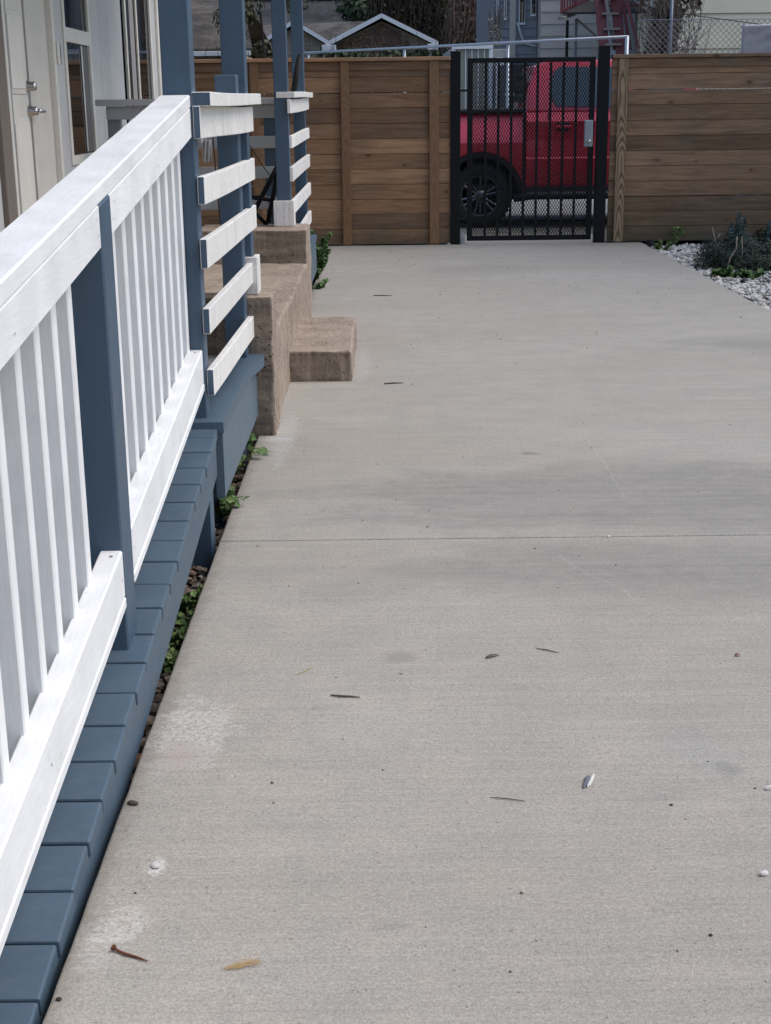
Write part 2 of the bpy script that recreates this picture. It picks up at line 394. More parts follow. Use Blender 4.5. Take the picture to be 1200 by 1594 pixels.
# ------------------------------------------------------------------ ground, slabs, street
def sheet(name, x0, y0, x1, y1, z, mat, label=None):
    o = pyd(name, [(x0, y0, z), (x1, y0, z), (x1, y1, z), (x0, y1, z)], [(0, 1, 2, 3)], mat)
    return tag(o, kind='structure')
sheet('ground', -150, -60, 150, 300, -.11, M_soil)
t_ = NT('street_asphalt'); w_ = t_.coord(); n_ = t_.noise(w_, 1.5, 5, .6); g_ = t_.noise(w_, 60, 4, .7)
M_street = t_.done(t_.gain(t_.gain(t_.mix(0.0, (.25, .245, .235), (.2, .2, .2)), n_, .85, 1.12), g_, .8, 1.2), .9, t_.bump(g_, .5, .01))
XL, XR = -.55, 2.632
def slab(y0, y1, chips=True):
    bm = bmesh.new(); add_box(bm, (XL, y0, -.10), (XR, y1, 0), 0)
    bmesh.ops.subdivide_edges(bm, edges=[e for e in bm.edges if abs(e.verts[0].co.y-e.verts[1].co.y) > .5], cuts=int((y1-y0)/.05))
    rnd = random.Random(5)
    for v in bm.verts:
        if abs(v.co.x-XL) < .01 and v.co.z > -.01 and y0+.02 < v.co.y < y1-.02: v.co.x += rnd.uniform(-.0008, .0012)
        if abs(v.co.x-XR) < .01 and v.co.z > -.01: v.co.x += rnd.uniform(-.01, .01)
    es = [e for e in bm.edges if all(v.co.z > -.001 for v in e.verts) and (len(e.link_faces) == 2 and any(abs(f.normal.z) < .5 for f in e.link_faces))]
    bmesh.ops.bevel(bm, geom=es, offset=.006, segments=2, affect='EDGES', profile=.5)
    return bm
drive = thing('driveway', (1.04, 5, 0), None, None, None, 'structure')
for a, b in ((-4.0, 4.4565), (4.463, 8.528), (8.531, 14.56)):
    bmo('concrete_slab', slab(a, b), M_con, drive, (0, 0, 0)).location = -WL[drive.name]
# strip under the gate and apron behind it
box('sidewalk', (.68, 14.565, -.09), (2.30, 15.75, -.012), M_con, None, .004)['kind'] = 'structure'
sheet('street', -40, 17.9, 40, 26.2, -.03, M_street)
t_ = NT('worn_verge'); w_ = t_.coord(); n_ = t_.noise(w_, 6, 6, .7)
sheet('verge', -40, 15.2, 40, 17.9, -.045, t_.done(t_.mix(t_.mr(n_, .4, .6), (.10, .10, .07), (.17, .155, .135)), .95, t_.bump(n_, .8, .02)))

# ------------------------------------------------------------------ ramp
SL = .122
RZ = lambda y: SL*y-.2295                                   # ramp surface height
ramp = thing('wooden_ramp', (-1.2, 3.3, 0), 'slate blue painted wooden ramp of cross boards rising along the concrete', 'ramp')
ang = math.atan(SL)
pitch_y = .1372
bw = (pitch_y-.0065)/math.cos(ang)
_dm = [None]
for k in range(-6, 20):
    yc = 1.957+pitch_y*(k+.5)+random.uniform(-.001, .001)
    x0 = -.560+random.uniform(-.004, .003)
    if _dm[0] is None:
        bm = bmesh.new(); add_box(bm, (-.62, -bw/2, -.036), (.62, bw/2, 0), .0045, 2)
        me = bpy.data.meshes.new('deck_board'); bm.to_mesh(me); bm.free(); me.materials.append(P_deck('x')); _dm[0] = me
    o = bpy.data.objects.new('deck_board', _dm[0])
    link(o, ramp, (x0-.62, yc, RZ(yc)+random.uniform(-.001, .001)))
    o.rotation_euler = (ang, 0, random.uniform(-.003, .003))
# side beams under the boards
sloped('side_beam', 1.6, 4.62, -.605, -.566, RZ(1.6)-.0375, .115, SL, P_deck('y'), ramp)
sloped('side_beam', 1.6, 4.62, -1.79, -1.75, RZ(1.6)-.0375, .115, SL, P_deck('y'), ramp)
box('support_post', (-.665, 4.43, -.11), (-.57, 4.52, .18), P_blue('z'), ramp)
box('support_post', (-1.74, 4.43, -.11), (-1.65, 4.52, .18), P_blue('z'), ramp)

# ------------------------------------------------------------------ ramp railing
XO, XI = -.608, -.648
def baluster_mesh(h):
    bm = bmesh.new(); add_box(bm, (-.0185, -.019, -h/2), (.0185, .019, h/2), .003, 1)
    me = bpy.data.meshes.new('baluster'); bm.to_mesh(me); bm.free(); me.materials.append(P_white('z')); return me
rail = thing('ramp_railing', (-.65, 3.1, RZ(3.1)), 'white ramp railing with upright balusters, sloping cap and slate blue posts', 'railing')
CAP = lambda y: 1.115+.123*(y-2.261)                        # top of the cap
sloped('cap_rail', 1.40, 4.706, -.705, XO, CAP(1.40), .040, .123, P_white('y'), rail, .004)
bal_me = baluster_mesh(.93)
posts_y = (1.42, 3.112, 4.712)
for i in range(2):
    a, b = posts_y[i]+(.125 if i == 1 else .125), posts_y[i+1]-.001
    sloped('top_rail', a, b, XI, XO-.002, CAP(a)-.0415, .092, .123, P_white('y'), rail, .003)
    sloped('bottom_rail', a, b, XI-.012, XO, .397+.123*(a-3.10), .112, .123, P_white('y'), rail, .004)
    sloped('rail_batten', a, b, XI-.012, XO+.0015, .397-.1135+.123*(a-3.10), .026, .123, P_white('y'), rail, .003)
    ys = [2.96-.15*k for k in range(0, 10)] if i == 0 else [4.70-.152*k for k in range(0, 10)]
    for y in ys:
        if a < y-.02 and y < b+.02:
            o = bpy.data.objects.new('baluster', bal_me)
            link(o, rail, (XI-.0195, y-.019, 0.397+.123*(y-3.1)-.125+.465+random.uniform(-.002, .002)))
            o.rotation_euler = (0, 0, random.uniform(-.02, .02))
box('post', (-.700, 1.42, RZ(1.42)+.001), (XO-.001, 1.542, CAP(1.42)-.042), P_blue('z'), rail, .004)
def plumb_post(name, x0, x1, y0, y1, z0f, z1f, mat, parent):
    o = Vector(((x0+x1)/2, (y0+y1)/2, 0)); bm = bmesh.new(); add_box(bm, (x0-o.x, y0-o.y, 0), (x1-o.x, y1-o.y, 1), .004)
    zm = (z0f(o.y)+z1f(o.y))/2
    for v in bm.verts:
        y = v.co.y+o.y
        v.co.z = (z0f(y)+v.co.z*(z1f(y)-z0f(y)))-zm
    return bmo(name, bm, mat, parent, (o.x, o.y, zm))
plumb_post('post', -.697, XO, 3.112, 3.236, lambda y: RZ(y)-.02, lambda y: CAP(y)-.0415, P_blue('z'), rail)
# screw heads on the bottom rail ends
for y in (3.075, 4.675):
    bm = bmesh.new(); lathe(bm, [(.0, .0012), (.004, .001), (.0045, 0)], 10, 'z'); bmo('screw', bm, M_chrome, rail, (-.628, y, .397+.123*(y-3.1)+.0005))

M_hole = plain('filled_nail_hole', (.42, .41, .39), .8)
def dots(name, pts, axis, rr, mat, parent):
    bm = bmesh.new(); o = WL[parent.name]
    for p in pts:
        a = [bm.verts.new(Vector(p)-o+(Vector((0, math.cos(t_)*rr, math.sin(t_)*rr)) if axis == 'x' else Vector((math.cos(t_)*rr, 0, math.sin(t_)*rr)))) for t_ in [k*math.pi/4 for k in range(8)]]
        bm.faces.new(a)
    return bmo(name, bm, mat, parent, o)
pts = []
for i in range(2):
    a, b = posts_y[i]+.15, posts_y[i+1]-.03
    for y in (a, (a+b)/2, b): pts += [(XO+.0004, y, CAP(y)-.10), (XO+.0012, y, .397+.123*(y-3.1)-.06)]
    for y in (a+.02, b-.01): pts += [(XO+.0004, y, CAP(y)-.065)]
dots('nail_holes', pts, 'x', .0032, M_hole, rail)

# ------------------------------------------------------------------ landing and its railing
land = thing('wooden_landing', (-1.2, 5.3, 0), 'slate blue edged wooden landing at the top of the ramp', 'landing')
# front board with the slightly bowed outer edge
def bowed(y0, y1, z0, z1, name, xin, fx, mat, parent):
    vs, fs = [], []; n = 64
    for i in range(n+1):
        y = y0+(y1-y0)*i/n
        for x in (xin, fx(y)):
            for z in (z0, z1): vs.append((x, y, z))
    for i in range(n):
        a = 4*i; b = a+4
        fs += [(a, b, b+1, a+1), (a+2, a+3, b+3, b+2), (a+1, b+1, b+3, a+3), (a, a+2, b+2, b)]
    fs += [(0, 1, 3, 2), (4*n, 4*n+2, 4*n+3, 4*n+1)]
    o = Vector(((xin+fx(y0))/2, (y0+y1)/2, (z0+z1)/2))
    vs = [tuple(Vector(v)-o) for v in vs]
    return pyd(name, vs, fs, mat, parent, o)
def edge(y):
    u = min(1, max(0, (y-5.60)/.32)); return -.541+.004*(y-4.65)/1.3+.030*u*u*(3-2*u)-.016*max(0, (y-5.95)/.05)**2
bowed(4.645, 6.0, .322, .360, 'edge_board', -.70, edge, P_deck('y'), land)
for k in range(8):
    x1 = -.704-.145*k
    box('floor_board', (x1-.14, 4.645, .322), (x1, 5.995, .358), paint('grey_porch_floor_paint', (.36, .36, .35), 'y', .15, .6), land, .003)
bowed(4.655, 5.995, .095, .3215, 'side_panel', -.575, lambda y: -.546, paint('slate_blue_panel_paint', (.095, .14, .18), 'y', .06, .5), land)
box('joist', (-1.75, 4.66, .13), (-.58, 4.70, .318), P_blue('x'), land)
for y in (4.9, 5.8):
    box('support_post', (-.68, y, -.11), (-.59, y+.09, .32), P_blue('z'), land)
lrail = thing('landing_railing', (-.57, 5.4, .36), 'weathered white railing of five horizontal boards beside the landing', 'railing')
def slat(y0, y1, xa, xb, z0, z1, th, parent, seed=0, name='slat', sag=0.0):
    """horizontal board along Y whose outer face runs from xa to xb, its near end painted blue"""
    rnd = random.Random(seed); vs, fs = [], []; n = 10; ph = rnd.uniform(0, 6.28)
    for i in range(n+1):
        u = i/n; y = y0+(y1-y0)*u; x = xa+(xb-xa)*u+.0025*math.sin(ph+u*5); dz = .003*math.sin(ph*2+u*4)+sag*u
        for dx, z in ((-th, z0), (-th, z1), (0, z1), (0, z0)): vs.append((x+dx, y, z+dz))
    for i in range(n):
        for k in range(4): fs.append((4*i+k, 4*i+(k+1) % 4, 4*(i+1)+(k+1) % 4, 4*(i+1)+k))
    fs += [(3, 2, 1, 0), (4*n, 4*n+1, 4*n+2, 4*n+3)]
    o = Vector(((xa+xb)/2, (y0+y1)/2, (z0+z1)/2)); vs = [tuple(Vector(v)-o) for v in vs]
    me = bpy.data.meshes.new(name); me.from_pydata(vs, [], fs); me.update()
    me.materials.append(P_wdirty('y')); me.materials.append(P_blue('z')); me.polygons[len(fs)-2].material_index = 1
    b = bmesh.new(); b.from_mesh(me); bmesh.ops.recalc_face_normals(b, faces=b.faces)
    bmesh.ops.bevel(b, geom=[e for e in b.edges if abs(e.calc_face_angle(0)) > 1], offset=.0022, segments=1, affect='EDGES')
    b.to_mesh(me); b.free()
    return link(bpy.data.objects.new(name, me), parent, o)
slat(4.716, 6.00, -.576, -.549, .434, .524, .024, lrail, 1)
slat(4.700, 6.32, -.576, -.548, .650, .736, .024, lrail, 2)
slat(4.690, 6.30, -.576, -.549, .866, .962, .024, lrail, 3)
slat(4.705, 6.30, -.577, -.549, 1.071, 1.161, .024, lrail, 4)
slat(4.708, 6.30, -.577, -.549, 1.276, 1.378, .024, lrail, 5)
slat(4.712, 6.36, -.541, -.515, 1.382, 1.426, .062, lrail, 6, 'cap_board')
box('cap_board', (-.69, 4.806, 1.384), (-.603, 6.30, 1.424), P_wdirty('y'), lrail)
box('short_post', (-.664, 5.905, .361), (-.5755, 5.995, 1.50), P_blue('z'), lrail, .004)
box('end_cleat', (-.548, 6.155, .602), (-.535, 6.245, .745), P_wdirty('z'), lrail, .003)

# ------------------------------------------------------------------ tall porch posts
def porch_post(x0, x1, y0, z0, z1, label, plinth=None):
    p = thing('porch_post', ((x0+x1)/2, y0+.045, z0), label, 'post', 'tall slate blue porch posts')
    box('shaft', (x0, y0, z0), (x1, y0+.092, z1), P_blue('z'), p, .004)
    if plinth:
        a, b, h = plinth
        box('base_trim', (a, y0-.022, z0+.0005), (b, y0-.001, z0+h), P_wdirty('z'), p, .003)
        box('base_trim', (x1+.001, y0-.001, z0+.0005), (b, y0+.11, z0+h), P_wdirty('z'), p, .003)
        box('base_trim', (a, y0-.001, z0+.0005), (x0-.001, y0+.11, z0+h), P_wdirty('z'), p, .003)
    return p
ROOFZ = 2.92
porch_post(-.697, -.602, 4.712, .20, ROOFZ, 'tall slate blue post standing where the white ramp railing ends')
porch_post(-.654, -.556, 6.10, .601, ROOFZ, 'tall slate blue post on the near cheek wall of the steps', (-.672, -.533, .16))
porch_post(-.688, -.597, 9.50, .613, ROOFZ, 'tall slate blue post with a white boxed base beyond the steps', (-.712, -.577, .165))
porch_post(-.668, -.578, 11.20, .34, ROOFZ, 'farthest slate blue porch post, behind the far slatted railing')

# ------------------------------------------------------------------ concrete steps
steps = thing('concrete_steps', (-.8, 7.8, 0), 'old tan concrete steps with cheek walls leading up to the porch', 'steps')
def rough(lo, hi, bev=.012, amp=.004, cuts=.06, seed=1):
    bm = bmesh.new(); add_box(bm, lo, hi, bev, 2)
    bmesh.ops.triangulate(bm, faces=[f for f in bm.faces if len(f.verts) > 4])
    for ax in range(3):
        n = int((hi[ax]-lo[ax])/cuts)
        for i in range(1, n):
            co = [0, 0, 0]; co[ax] = lo[ax]+(hi[ax]-lo[ax])*i/n; no = [0, 0, 0]; no[ax] = 1
            bmesh.ops.bisect_plane(bm, geom=bm.verts[:]+bm.edges[:]+bm.faces[:], plane_co=co, plane_no=no)
    from mathutils import noise as mn
    for v in bm.verts:
        q = v.co*9+Vector((seed*3.1, seed, 0)); v.co += Vector((mn.noise(q), mn.noise(q+Vector((7, 0, 0))), mn.noise(q+Vector((0, 9, 0)))))*amp*1.6
        q = v.co*40+Vector((seed, 0, seed)); v.co += Vector((mn.noise(q), mn.noise(q+Vector((7, 0, 0))), mn.noise(q+Vector((0, 9, 0)))))*amp*.5
    return bm
def rbox(name, lo, hi, parent, **kw):
    mat = kw.pop('mat', M_old); bm = rough(lo, hi, **kw); o = bmo(name, bm, mat, parent, (0, 0, 0), False); o.location = -WL[parent.name]; WL[o.name] = Vector((0, 0, 0))
    return o
rbox('cheek_wall', (-.85, 6.003, -.11), (-.471, 6.225, .600), steps, seed=1, bev=.01, amp=.005)
rbox('tread_slab', (-1.97, 6.262, -.11), (-.485, 9.205, .400), steps, seed=2, bev=.014, amp=.007, cuts=.09)
rbox('joint_filler', (-.85, 6.20, -.11), (-.500, 6.29, .398), steps, seed=5, bev=.004, amp=.001)
rbox('first_step', (-.50, 7.24, -.05), (-.163, 8.43, .161), steps, seed=3, bev=.012, amp=.006)
rbox('cheek_wall', (-1.2, 9.21, -.11), (-.487, 9.72, .612), steps, seed=4, bev=.01, amp=.004)

# ------------------------------------------------------------------ far landing, railings
land2 = thing('far_porch_deck', (-1.2, 10.7, 0), 'far porch deck with slate blue edge board beyond the steps', 'deck')
box('edge_board', (-.66, 9.73, .335), (-.528, 11.62, .372), P_deck('y'), land2)
box('side_panel', (-.575, 9.735, .08), (-.536, 11.60, .333), paint('slate_blue_panel_paint', (.095, .14, .18), 'y', .06, .5), land2)
for k in range(9):
    x1 = -.664-.145*k
    box('floor_board', (x1-.14, 9.73, .335), (x1, 11.62, .370), paint('grey_porch_floor_paint', (.36, .36, .35), 'y', .15, .6), land2)
frail = thing('far_landing_railing', (-.57, 10.4, .37), 'short far railing of white slats seen end on past the steps', 'railing')
for i, (z0, z1, ya, yb) in enumerate(((.47, .56, 9.74, 11.36), (.688, .778, 9.50, 11.35), (.900, .992, 9.50, 11.35), (1.112, 1.19, 9.51, 11.36), (1.328, 1.415, 9.47, 11.36))):
    sl = slat(ya, yb, -.578 if i else -.575, -.553, z0, z1, .022, frail, 20+i, sag=.02)
    sl.data.materials[1] = P_wdirty('y')
sl = slat(9.49, 11.40, -.553, -.52, 1.425, 1.462, .12, frail, 31, 'cap_board', .012); sl.data.materials[1] = P_wdirty('y')
crail = thing('porch_cross_railing', (-1.25, 9.86, .37), 'white slatted railing crossing the porch in the shade from post to window', 'railing')
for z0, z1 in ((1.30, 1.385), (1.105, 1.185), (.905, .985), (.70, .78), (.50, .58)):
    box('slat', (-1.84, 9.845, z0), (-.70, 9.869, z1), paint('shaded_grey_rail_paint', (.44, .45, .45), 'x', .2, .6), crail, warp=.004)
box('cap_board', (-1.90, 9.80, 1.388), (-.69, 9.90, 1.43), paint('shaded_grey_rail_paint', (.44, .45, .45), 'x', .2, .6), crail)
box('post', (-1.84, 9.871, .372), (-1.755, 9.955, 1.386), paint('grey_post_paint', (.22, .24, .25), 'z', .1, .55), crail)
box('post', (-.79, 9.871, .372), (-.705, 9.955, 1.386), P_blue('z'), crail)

# ------------------------------------------------------------------ house on the left
HX = -2.0
house = thing('house', (-4.5, 4, -.1), 'grey blue house with cream trimmed door and windows on the left', 'house')
y_p = [-4.0, -2.8, -1.6, -.4, .8, 2.0, 3.2, 4.4, 5.6, 6.8, 7.93]
panels = [(a, b-.008, -.1, 3.4) for a, b in zip(y_p[:-1], y_p[1:])]
panels += [(7.93, 9.04, 2.46, 3.4), (9.04, 9.398, .36, 3.4), (9.402, 10.27, -.1, 1.02), (9.402, 10.27, 2.50, 3.4), (10.275, 10.62, -.1, 3.4), (10.628, 10.98, -.1, 3.4), (10.988, 11.55, -.1, 3.4),
           (11.555, 13.02, -.1, .9), (11.555, 13.02, 2.5, 3.4), (13.03, 13.40, -.1, 3.4)]
for a, b, z0, z1 in panels:
    box('siding_panel', (HX-.05, a, z0), (HX, b, z1), P_grey('z'), house, .004)
# inner backing walls so openings read as rooms
box('back_wall', (-5.0, -4.0, -.1), (-4.9, 13.4, 3.4), plain('interior_wall', (.25, .23, .2), .8), house, 0)
box('end_wall', (-4.9, 13.30, -.1), (HX-.055, 13.40, 3.4), P_grey('z'), house, 0)
box('end_wall', (-4.9, -4.0, -.1), (HX-.055, -3.9, 3.4), P_grey('z'), house, 0)
# corner board at the far end
box('corner_board', (HX+.001, 13.30, -.1), (HX+.022, 13.42, 3.4), P_cream('z'), house)
# near cream / weathered trim left of the door
box('door_trim', (HX+.001, 7.62, .36), (HX+.03, 7.80, 2.55), paint('weathered_brown_jamb', (.19, .155, .125), 'z', .3, .7), house)
box('door_trim', (HX+.001, 7.803, .36), (HX+.035, 7.845, 2.55), P_cream('z'), house)
box('screen_track', (HX+.001, 7.848, .36), (HX+.022, 7.925, 2.55), plain('aluminium_track', (.33, .34, .34), .5, .4), house)
box('door_trim', (HX-.03, 8.99, .36), (HX+.03, 9.04, 2.55), P_cream('z'), house)
# door leaf with embossed panels
door = box('door', (HX-.06, 7.93, .375), (HX-.012, 8.43, 2.44), P_cream('z'), house, .004)
for z0, z1 in ((.50, 1.33), (1.455, 1.90), (1.98, 2.34)):
    for k, (ya, yb) in enumerate(((8.0, 8.36),)):
        box('raised_panel', (HX-.0118, ya, z0), (HX-.004, yb, z1), P_cream('z'), door, .004)
        box('raised_panel', (HX-.0038, ya+.03, z0+.03), (HX+.001, yb-.03, z1-.03), P_cream('z'), door, .004)
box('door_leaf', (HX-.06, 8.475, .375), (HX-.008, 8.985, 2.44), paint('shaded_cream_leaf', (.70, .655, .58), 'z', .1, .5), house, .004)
box('dark_gap', (HX-.075, 8.42, .375), (HX-.063, 8.485, 2.44), plain('dark_gap_shade', (.02, .018, .016), .7), house, 0)  # dark strip painted in for the shade of the gap between the leaves
def knob(y, z, lever=True):
    bm = bmesh.new()
    prof = [(0, .052), (.022, .050), (.026, .040), (.026, .022), (.032, .012), (.033, 0)]
    n = 20; rings = []
    for r, h in prof: rings.append([bm.verts.new((h, r*math.cos(2*math.pi*k/n), r*math.sin(2*math.pi*k/n))) for k in range(n)])
    for i in range(len(rings)-1):
        for k in range(n): bm.faces.new((rings[i][k], rings[i][(k+1) % n], rings[i+1][(k+1) % n], rings[i+1][k]))
    if lever:
        tube(bm, [(.05, 0, 0), (.062, .02, 0), (.064, .06, -.001), (.060, .13, -.004)], [.011, .012, .011, .009], 10)
    return bmo('handle' if lever else 'deadbolt', bm, M_chrome, door, (HX-.010, y, z), True)
knob(8.405, 1.365, True); knob(8.405, 1.50, False)
bell = box('doorbell', (HX+.001, 9.06, 1.635), (HX+.04, 9.11, 1.765), P_cream('z'), house, .005)
box('button_face', (HX+.001, 9.112, 1.64), (HX+.036, 9.15, 1.76), plain('black_plastic', (.02, .02, .022), .3), bell, .002)
t_ = NT('window_glass'); fr_ = t_.noise(t_.coord(), 2, 2, .5)
t_.b.inputs['Transmission Weight'].default_value = 0.0
M_glass = t_.done((.012, .014, .016), .03, t_.bump(fr_, .02, .01), 0, .9)
M_curt = plain('grey_curtain', (.16, .15, .145), .9)
def window(y0, y1, z0, z1, mids, zmeet=None, sashbar=None):
    w = box('window', (HX-.012, y0, z0), (HX+.010, y0+.055, z1), P_cream('z'), house)
    box('frame', (HX-.012, y1-.055, z0), (HX+.010, y1, z1), P_cream('z'), w)
    box('frame', (HX-.012, y0+.057, z0), (HX+.009, y1-.057, z0+.06), P_cream('y'), w)
    box('frame', (HX-.012, y0+.057, z1-.06), (HX+.009, y1-.057, z1), P_cream('y'), w)
    if zmeet: box('meeting_rail', (HX-.012, y0+.057, zmeet-.045), (HX+.007, y1-.057, zmeet+.045), P_cream('y'), w)
    for m in mids: box('mullion', (HX-.012, m-.022, z0+.062), (HX+.006, m+.022, z1-.062), P_cream('z'), w)
    box('pane', (HX-.030, y0+.02, z0+.02), (HX-.0125, y1-.02, z1-.02), M_glass, w, 0)
    return w
window(9.405, 10.265, 1.02, 2.50, [], 1.83)
box('inner_frame', (HX-.0122, 9.98, 1.09), (HX-.004, 10.01, 1.78), P_wdirty('z'), house)
box('inner_frame', (HX-.0122, 10.012, 1.09), (HX-.008, 10.205, 1.78), M_curt, house)
window(11.70, 13.02, .9, 2.5, [12.28])
box('window_return', (HX-.05, 11.56, .9), (HX-.02, 11.69, 2.5), plain('dark_window_return', (.02, .025, .035), .6), house)
for k in range(3): box('inner_blind', (HX-.0122, 11.99+.07*k, .97), (HX-.006-.001*k, 12.05+.07*k, 2.43), plain('pale_blind', (.33, .31, .31), .7), house)
# porch roof, ceiling and main roof
pr = box('porch_roof', (HX+.002, 4.5, ROOFZ+.14), (-.50, 11.6, ROOFZ+.20), plain('porch_roof_shingle', (.09, .085, .08), .9), house, .004)
box('ceiling', (HX+.002, 4.55, ROOFZ+.10), (-.52, 11.55, ROOFZ+.138), paint('porch_ceiling_paint', (.5, .5, .48), 'y'), pr)
box('beam', (-.70, 4.55, ROOFZ), (-.60, 11.55, ROOFZ+.098), P_blue('y'), pr)
pyd('roof', [(-1.5, -4.4, 3.4), (-1.5, 13.8, 3.4), (-5.2, 13.8, 5.1), (-5.2, -4.4, 5.1), (-8.9, 13.8, 3.4), (-8.9, -4.4, 3.4), (-1.5, -4.4, 3.25), (-1.5, 13.8, 3.25)],
    [(0, 1, 2, 3), (3, 2, 4, 5), (0, 6, 7, 1)], plain('house_roof_shingle', (.09, .085, .08), .9), house).location = -WL[house.name]

# unseen house added behind the viewpoint to keep low sky off the near railing
yh = thing('added_house', (3, -8, -.1), 'tan house added out of view behind the camera to cut low sky light', 'house')
box('wall', (-1.9, -11, -.1), (8, -5.2, 3.3), plain('tan_render', (.30, .26, .21), .85), yh, .01)
box('door', (2.2, -5.195, 0), (3.1, -5.15, 2.1), P_cream('z'), yh)
for x in (-.6, 4.6): box('window', (x, -5.195, 1.0), (x+1.2, -5.16, 2.1), M_glass, yh)
bm = bmesh.new(); vv = [bm.verts.new(Vector(p)-WL[yh.name]) for p in ((-2.3, -4.8, 3.3), (8.4, -4.8, 3.3), (8.4, -8.1, 4.9), (-2.3, -8.1, 4.9), (8.4, -11.4, 3.3), (-2.3, -11.4, 3.3))]
bm.faces.new(vv[:4]); bm.faces.new((vv[3], vv[2], vv[4], vv[5])); bm.faces.new((vv[0], vv[3], vv[5])); bm.faces.new((vv[1], vv[4], vv[2]))
bmo('roof', bm, plain('house_roof_shingle', (.09, .085, .08), .9), yh, WL[yh.name])

# ------------------------------------------------------------------ odds on the far porch
tri = thing('tripod_stand', (-.86, 9.62, .613), 'black folding tripod stand leaning behind the far porch post', 'tripod')
def tubes(name, segs, r, mat, parent, n=8):
    bm = bmesh.new(); o = WL[parent.name]
    for s in segs: tube(bm, [Vector(p)-o for p in s], r, n)
    return bmo(name, bm, mat, parent, o, True)
tubes('centre_pole', [[(-.525, 9.74, 1.70), (-.59, 9.74, 1.40), (-.69, 9.70, .98)]], .011, M_black, tri)
tubes('grip', [[(-.530, 9.74, 1.68), (-.58, 9.74, 1.44)]], .019, plain('black_foam_grip', (.012, .012, .012), .8), tri)
tubes('leg', [[(-.69, 9.66, .99), (-.855, 9.64, .70)]], .016, M_black, tri)
tubes('leg', [[(-.685, 9.66, .97), (-.765, 9.64, .625)]], .016, M_black, tri)
tubes('leg', [[(-.86, 9.66, .70), (-.765, 9.66, .60)]], .013, M_black, tri)
tubes('cross_bar', [[(-.875, 9.63, .795), (-.745, 9.63, .775)]], .014, M_black, tri)
bm = bmesh.new(); add_box(bm, (-.85, 9.615, .775), (-.795, 9.645, .805), .004); bmo('clamp', bm, M_black, tri, (0, 0, 0)).location = -WL[tri.name]
bag = thing('hanging_cloth', (-1.17, 9.78, 1.18), 'crumpled white rag hanging from the porch cross railing', 'cloth')
def crumple(w, h, n=9, m=14):
    vs, fs = [], []
    for i in range(n+1):
        for j in range(m+1):
            u, v = i/n-.5, j/m
            vs.append((u*w*(1-.25*v*(1-v)*4*.3), .018*math.sin(u*16+v*3)+.008*math.sin(v*11+u*6), -v*h*(1-.12*abs(u))+.004*math.sin(i*2.1)))
    for i in range(n):
        for j in range(m): a = i*(m+1)+j; fs.append((a, a+1, a+m+2, a+m+1))
    return vs, fs
vs, fs = crumple(.065, .15); o = pyd('cloth_body', vs, fs, plain('white_cotton', (.6, .58, .55), .9), bag, (-1.17, 9.80, 1.165), True)
o.modifiers.new('t', 'SOLIDIFY').thickness = .004
stakes = thing('garden_stakes', (-1.10, 9.76, .4), 'two thin dark garden stakes leaning on the porch railing', 'stake')
tubes('stake', [[(-1.125, 9.78, 1.19), (-1.085, 9.74, .402)]], .005, plain('rusty_rod', (.05, .03, .025), .8), stakes)
tubes('stake', [[(-1.085, 9.78, 1.17), (-1.075, 9.74, .402)]], .004, plain('rusty_rod', (.05, .03, .025), .8), stakes)
cord = thing('slack_cord', (-.83, 9.78, 1.0), 'thin dark cord slanting down across the porch railing', 'cord')
tubes('cord_body', [[(-.90, 9.80, 1.16), (-.82, 9.80, 1.02), (-.75, 9.80, .92)]], .003, M_black, cord)

# ------------------------------------------------------------------ wooden fence
FY = 14.60
WOODL, WOODR = (.305, .166, .085), (.255, .152, .084)
PL = .1478
def fence_run(x0, x1, posts, base, label, name='wooden_fence', joints=(), tint='l'):
    f = thing(name, ((x0+x1)/2, FY+.05, 0), label, 'fence', 'horizontal board fence')
    m = wood('fence_board_'+tint, base, 'x', .42)
    rnd = random.Random(len(posts)*7+3)
    cuts = [x0]+list(joints)+[x1]
    for r in range(12):
        z0 = .012+r*PL
        cs = [c for c in cuts]
        for a, b in zip(cs[:-1], cs[1:]):
            open_ = r in ((10, 9, 2) if tint == 'r' else (9, 5, 3)) and rnd.random() < .75
            st_ = (((r*37) % 5-2)*.16 if tint == 'r' else 0)
            if a != x0: a += st_
            if b != x1: b += st_
            if open_: o = box('board', (a+.002, FY, z0+.0015), (b-.002, FY+.019, z0+PL-.0055), m, f, .0035, warp=.004)
            else:       # rabbeted edge: the joint shows as a dark groove but lets no light through
                o_ = Vector(((a+b)/2, FY+.0095, z0+PL/2)); bm = bmesh.new()
                add_box(bm, Vector((a+.002, FY, z0+.0015))-o_, Vector((b-.002, FY+.019, z0+PL-.0022))-o_, .0035)
                add_box(bm, Vector((a+.004, FY+.0125, z0+PL-.012))-o_, Vector((b-.004, FY+.0188, z0+PL+.003))-o_, 0)
                o = bmo('board', bm, m, f, o_)
            o.location.y += rnd.uniform(-.0015, .0015)
    o = box('cap_board', (x0, FY-.055, .012+12*PL+.001), (x1, FY+.07, .012+12*PL+.036), wood('fence_cap_'+tint, tuple(c*1.15 for c in base), 'x', .3), f, .004)
    box('top_rail', (x0, FY-.020, .012+12*PL-.085), (x1, FY-.001, .012+12*PL-.001), wood('fence_board_'+tint, base, 'x', .42), f, .002)
    for px, w in posts:
        box('trim_post', (px-w/2, FY-.042, .008), (px+w/2, FY-.0215, .012+12*PL-.002), arched_wood('fence_post_'+tint, (.25, .135, .068) if tint == 'l' else (.34, .235, .138)), f, .003)
    for px in [x0+.3+k*1.8 for k in range(int((x1-x0)/1.8)+1)]:
        if px < x1-.05: box('back_post', (px-.045, FY+.021, -.1), (px+.045, FY+.11, 1.76), m, f, .003)
    return f
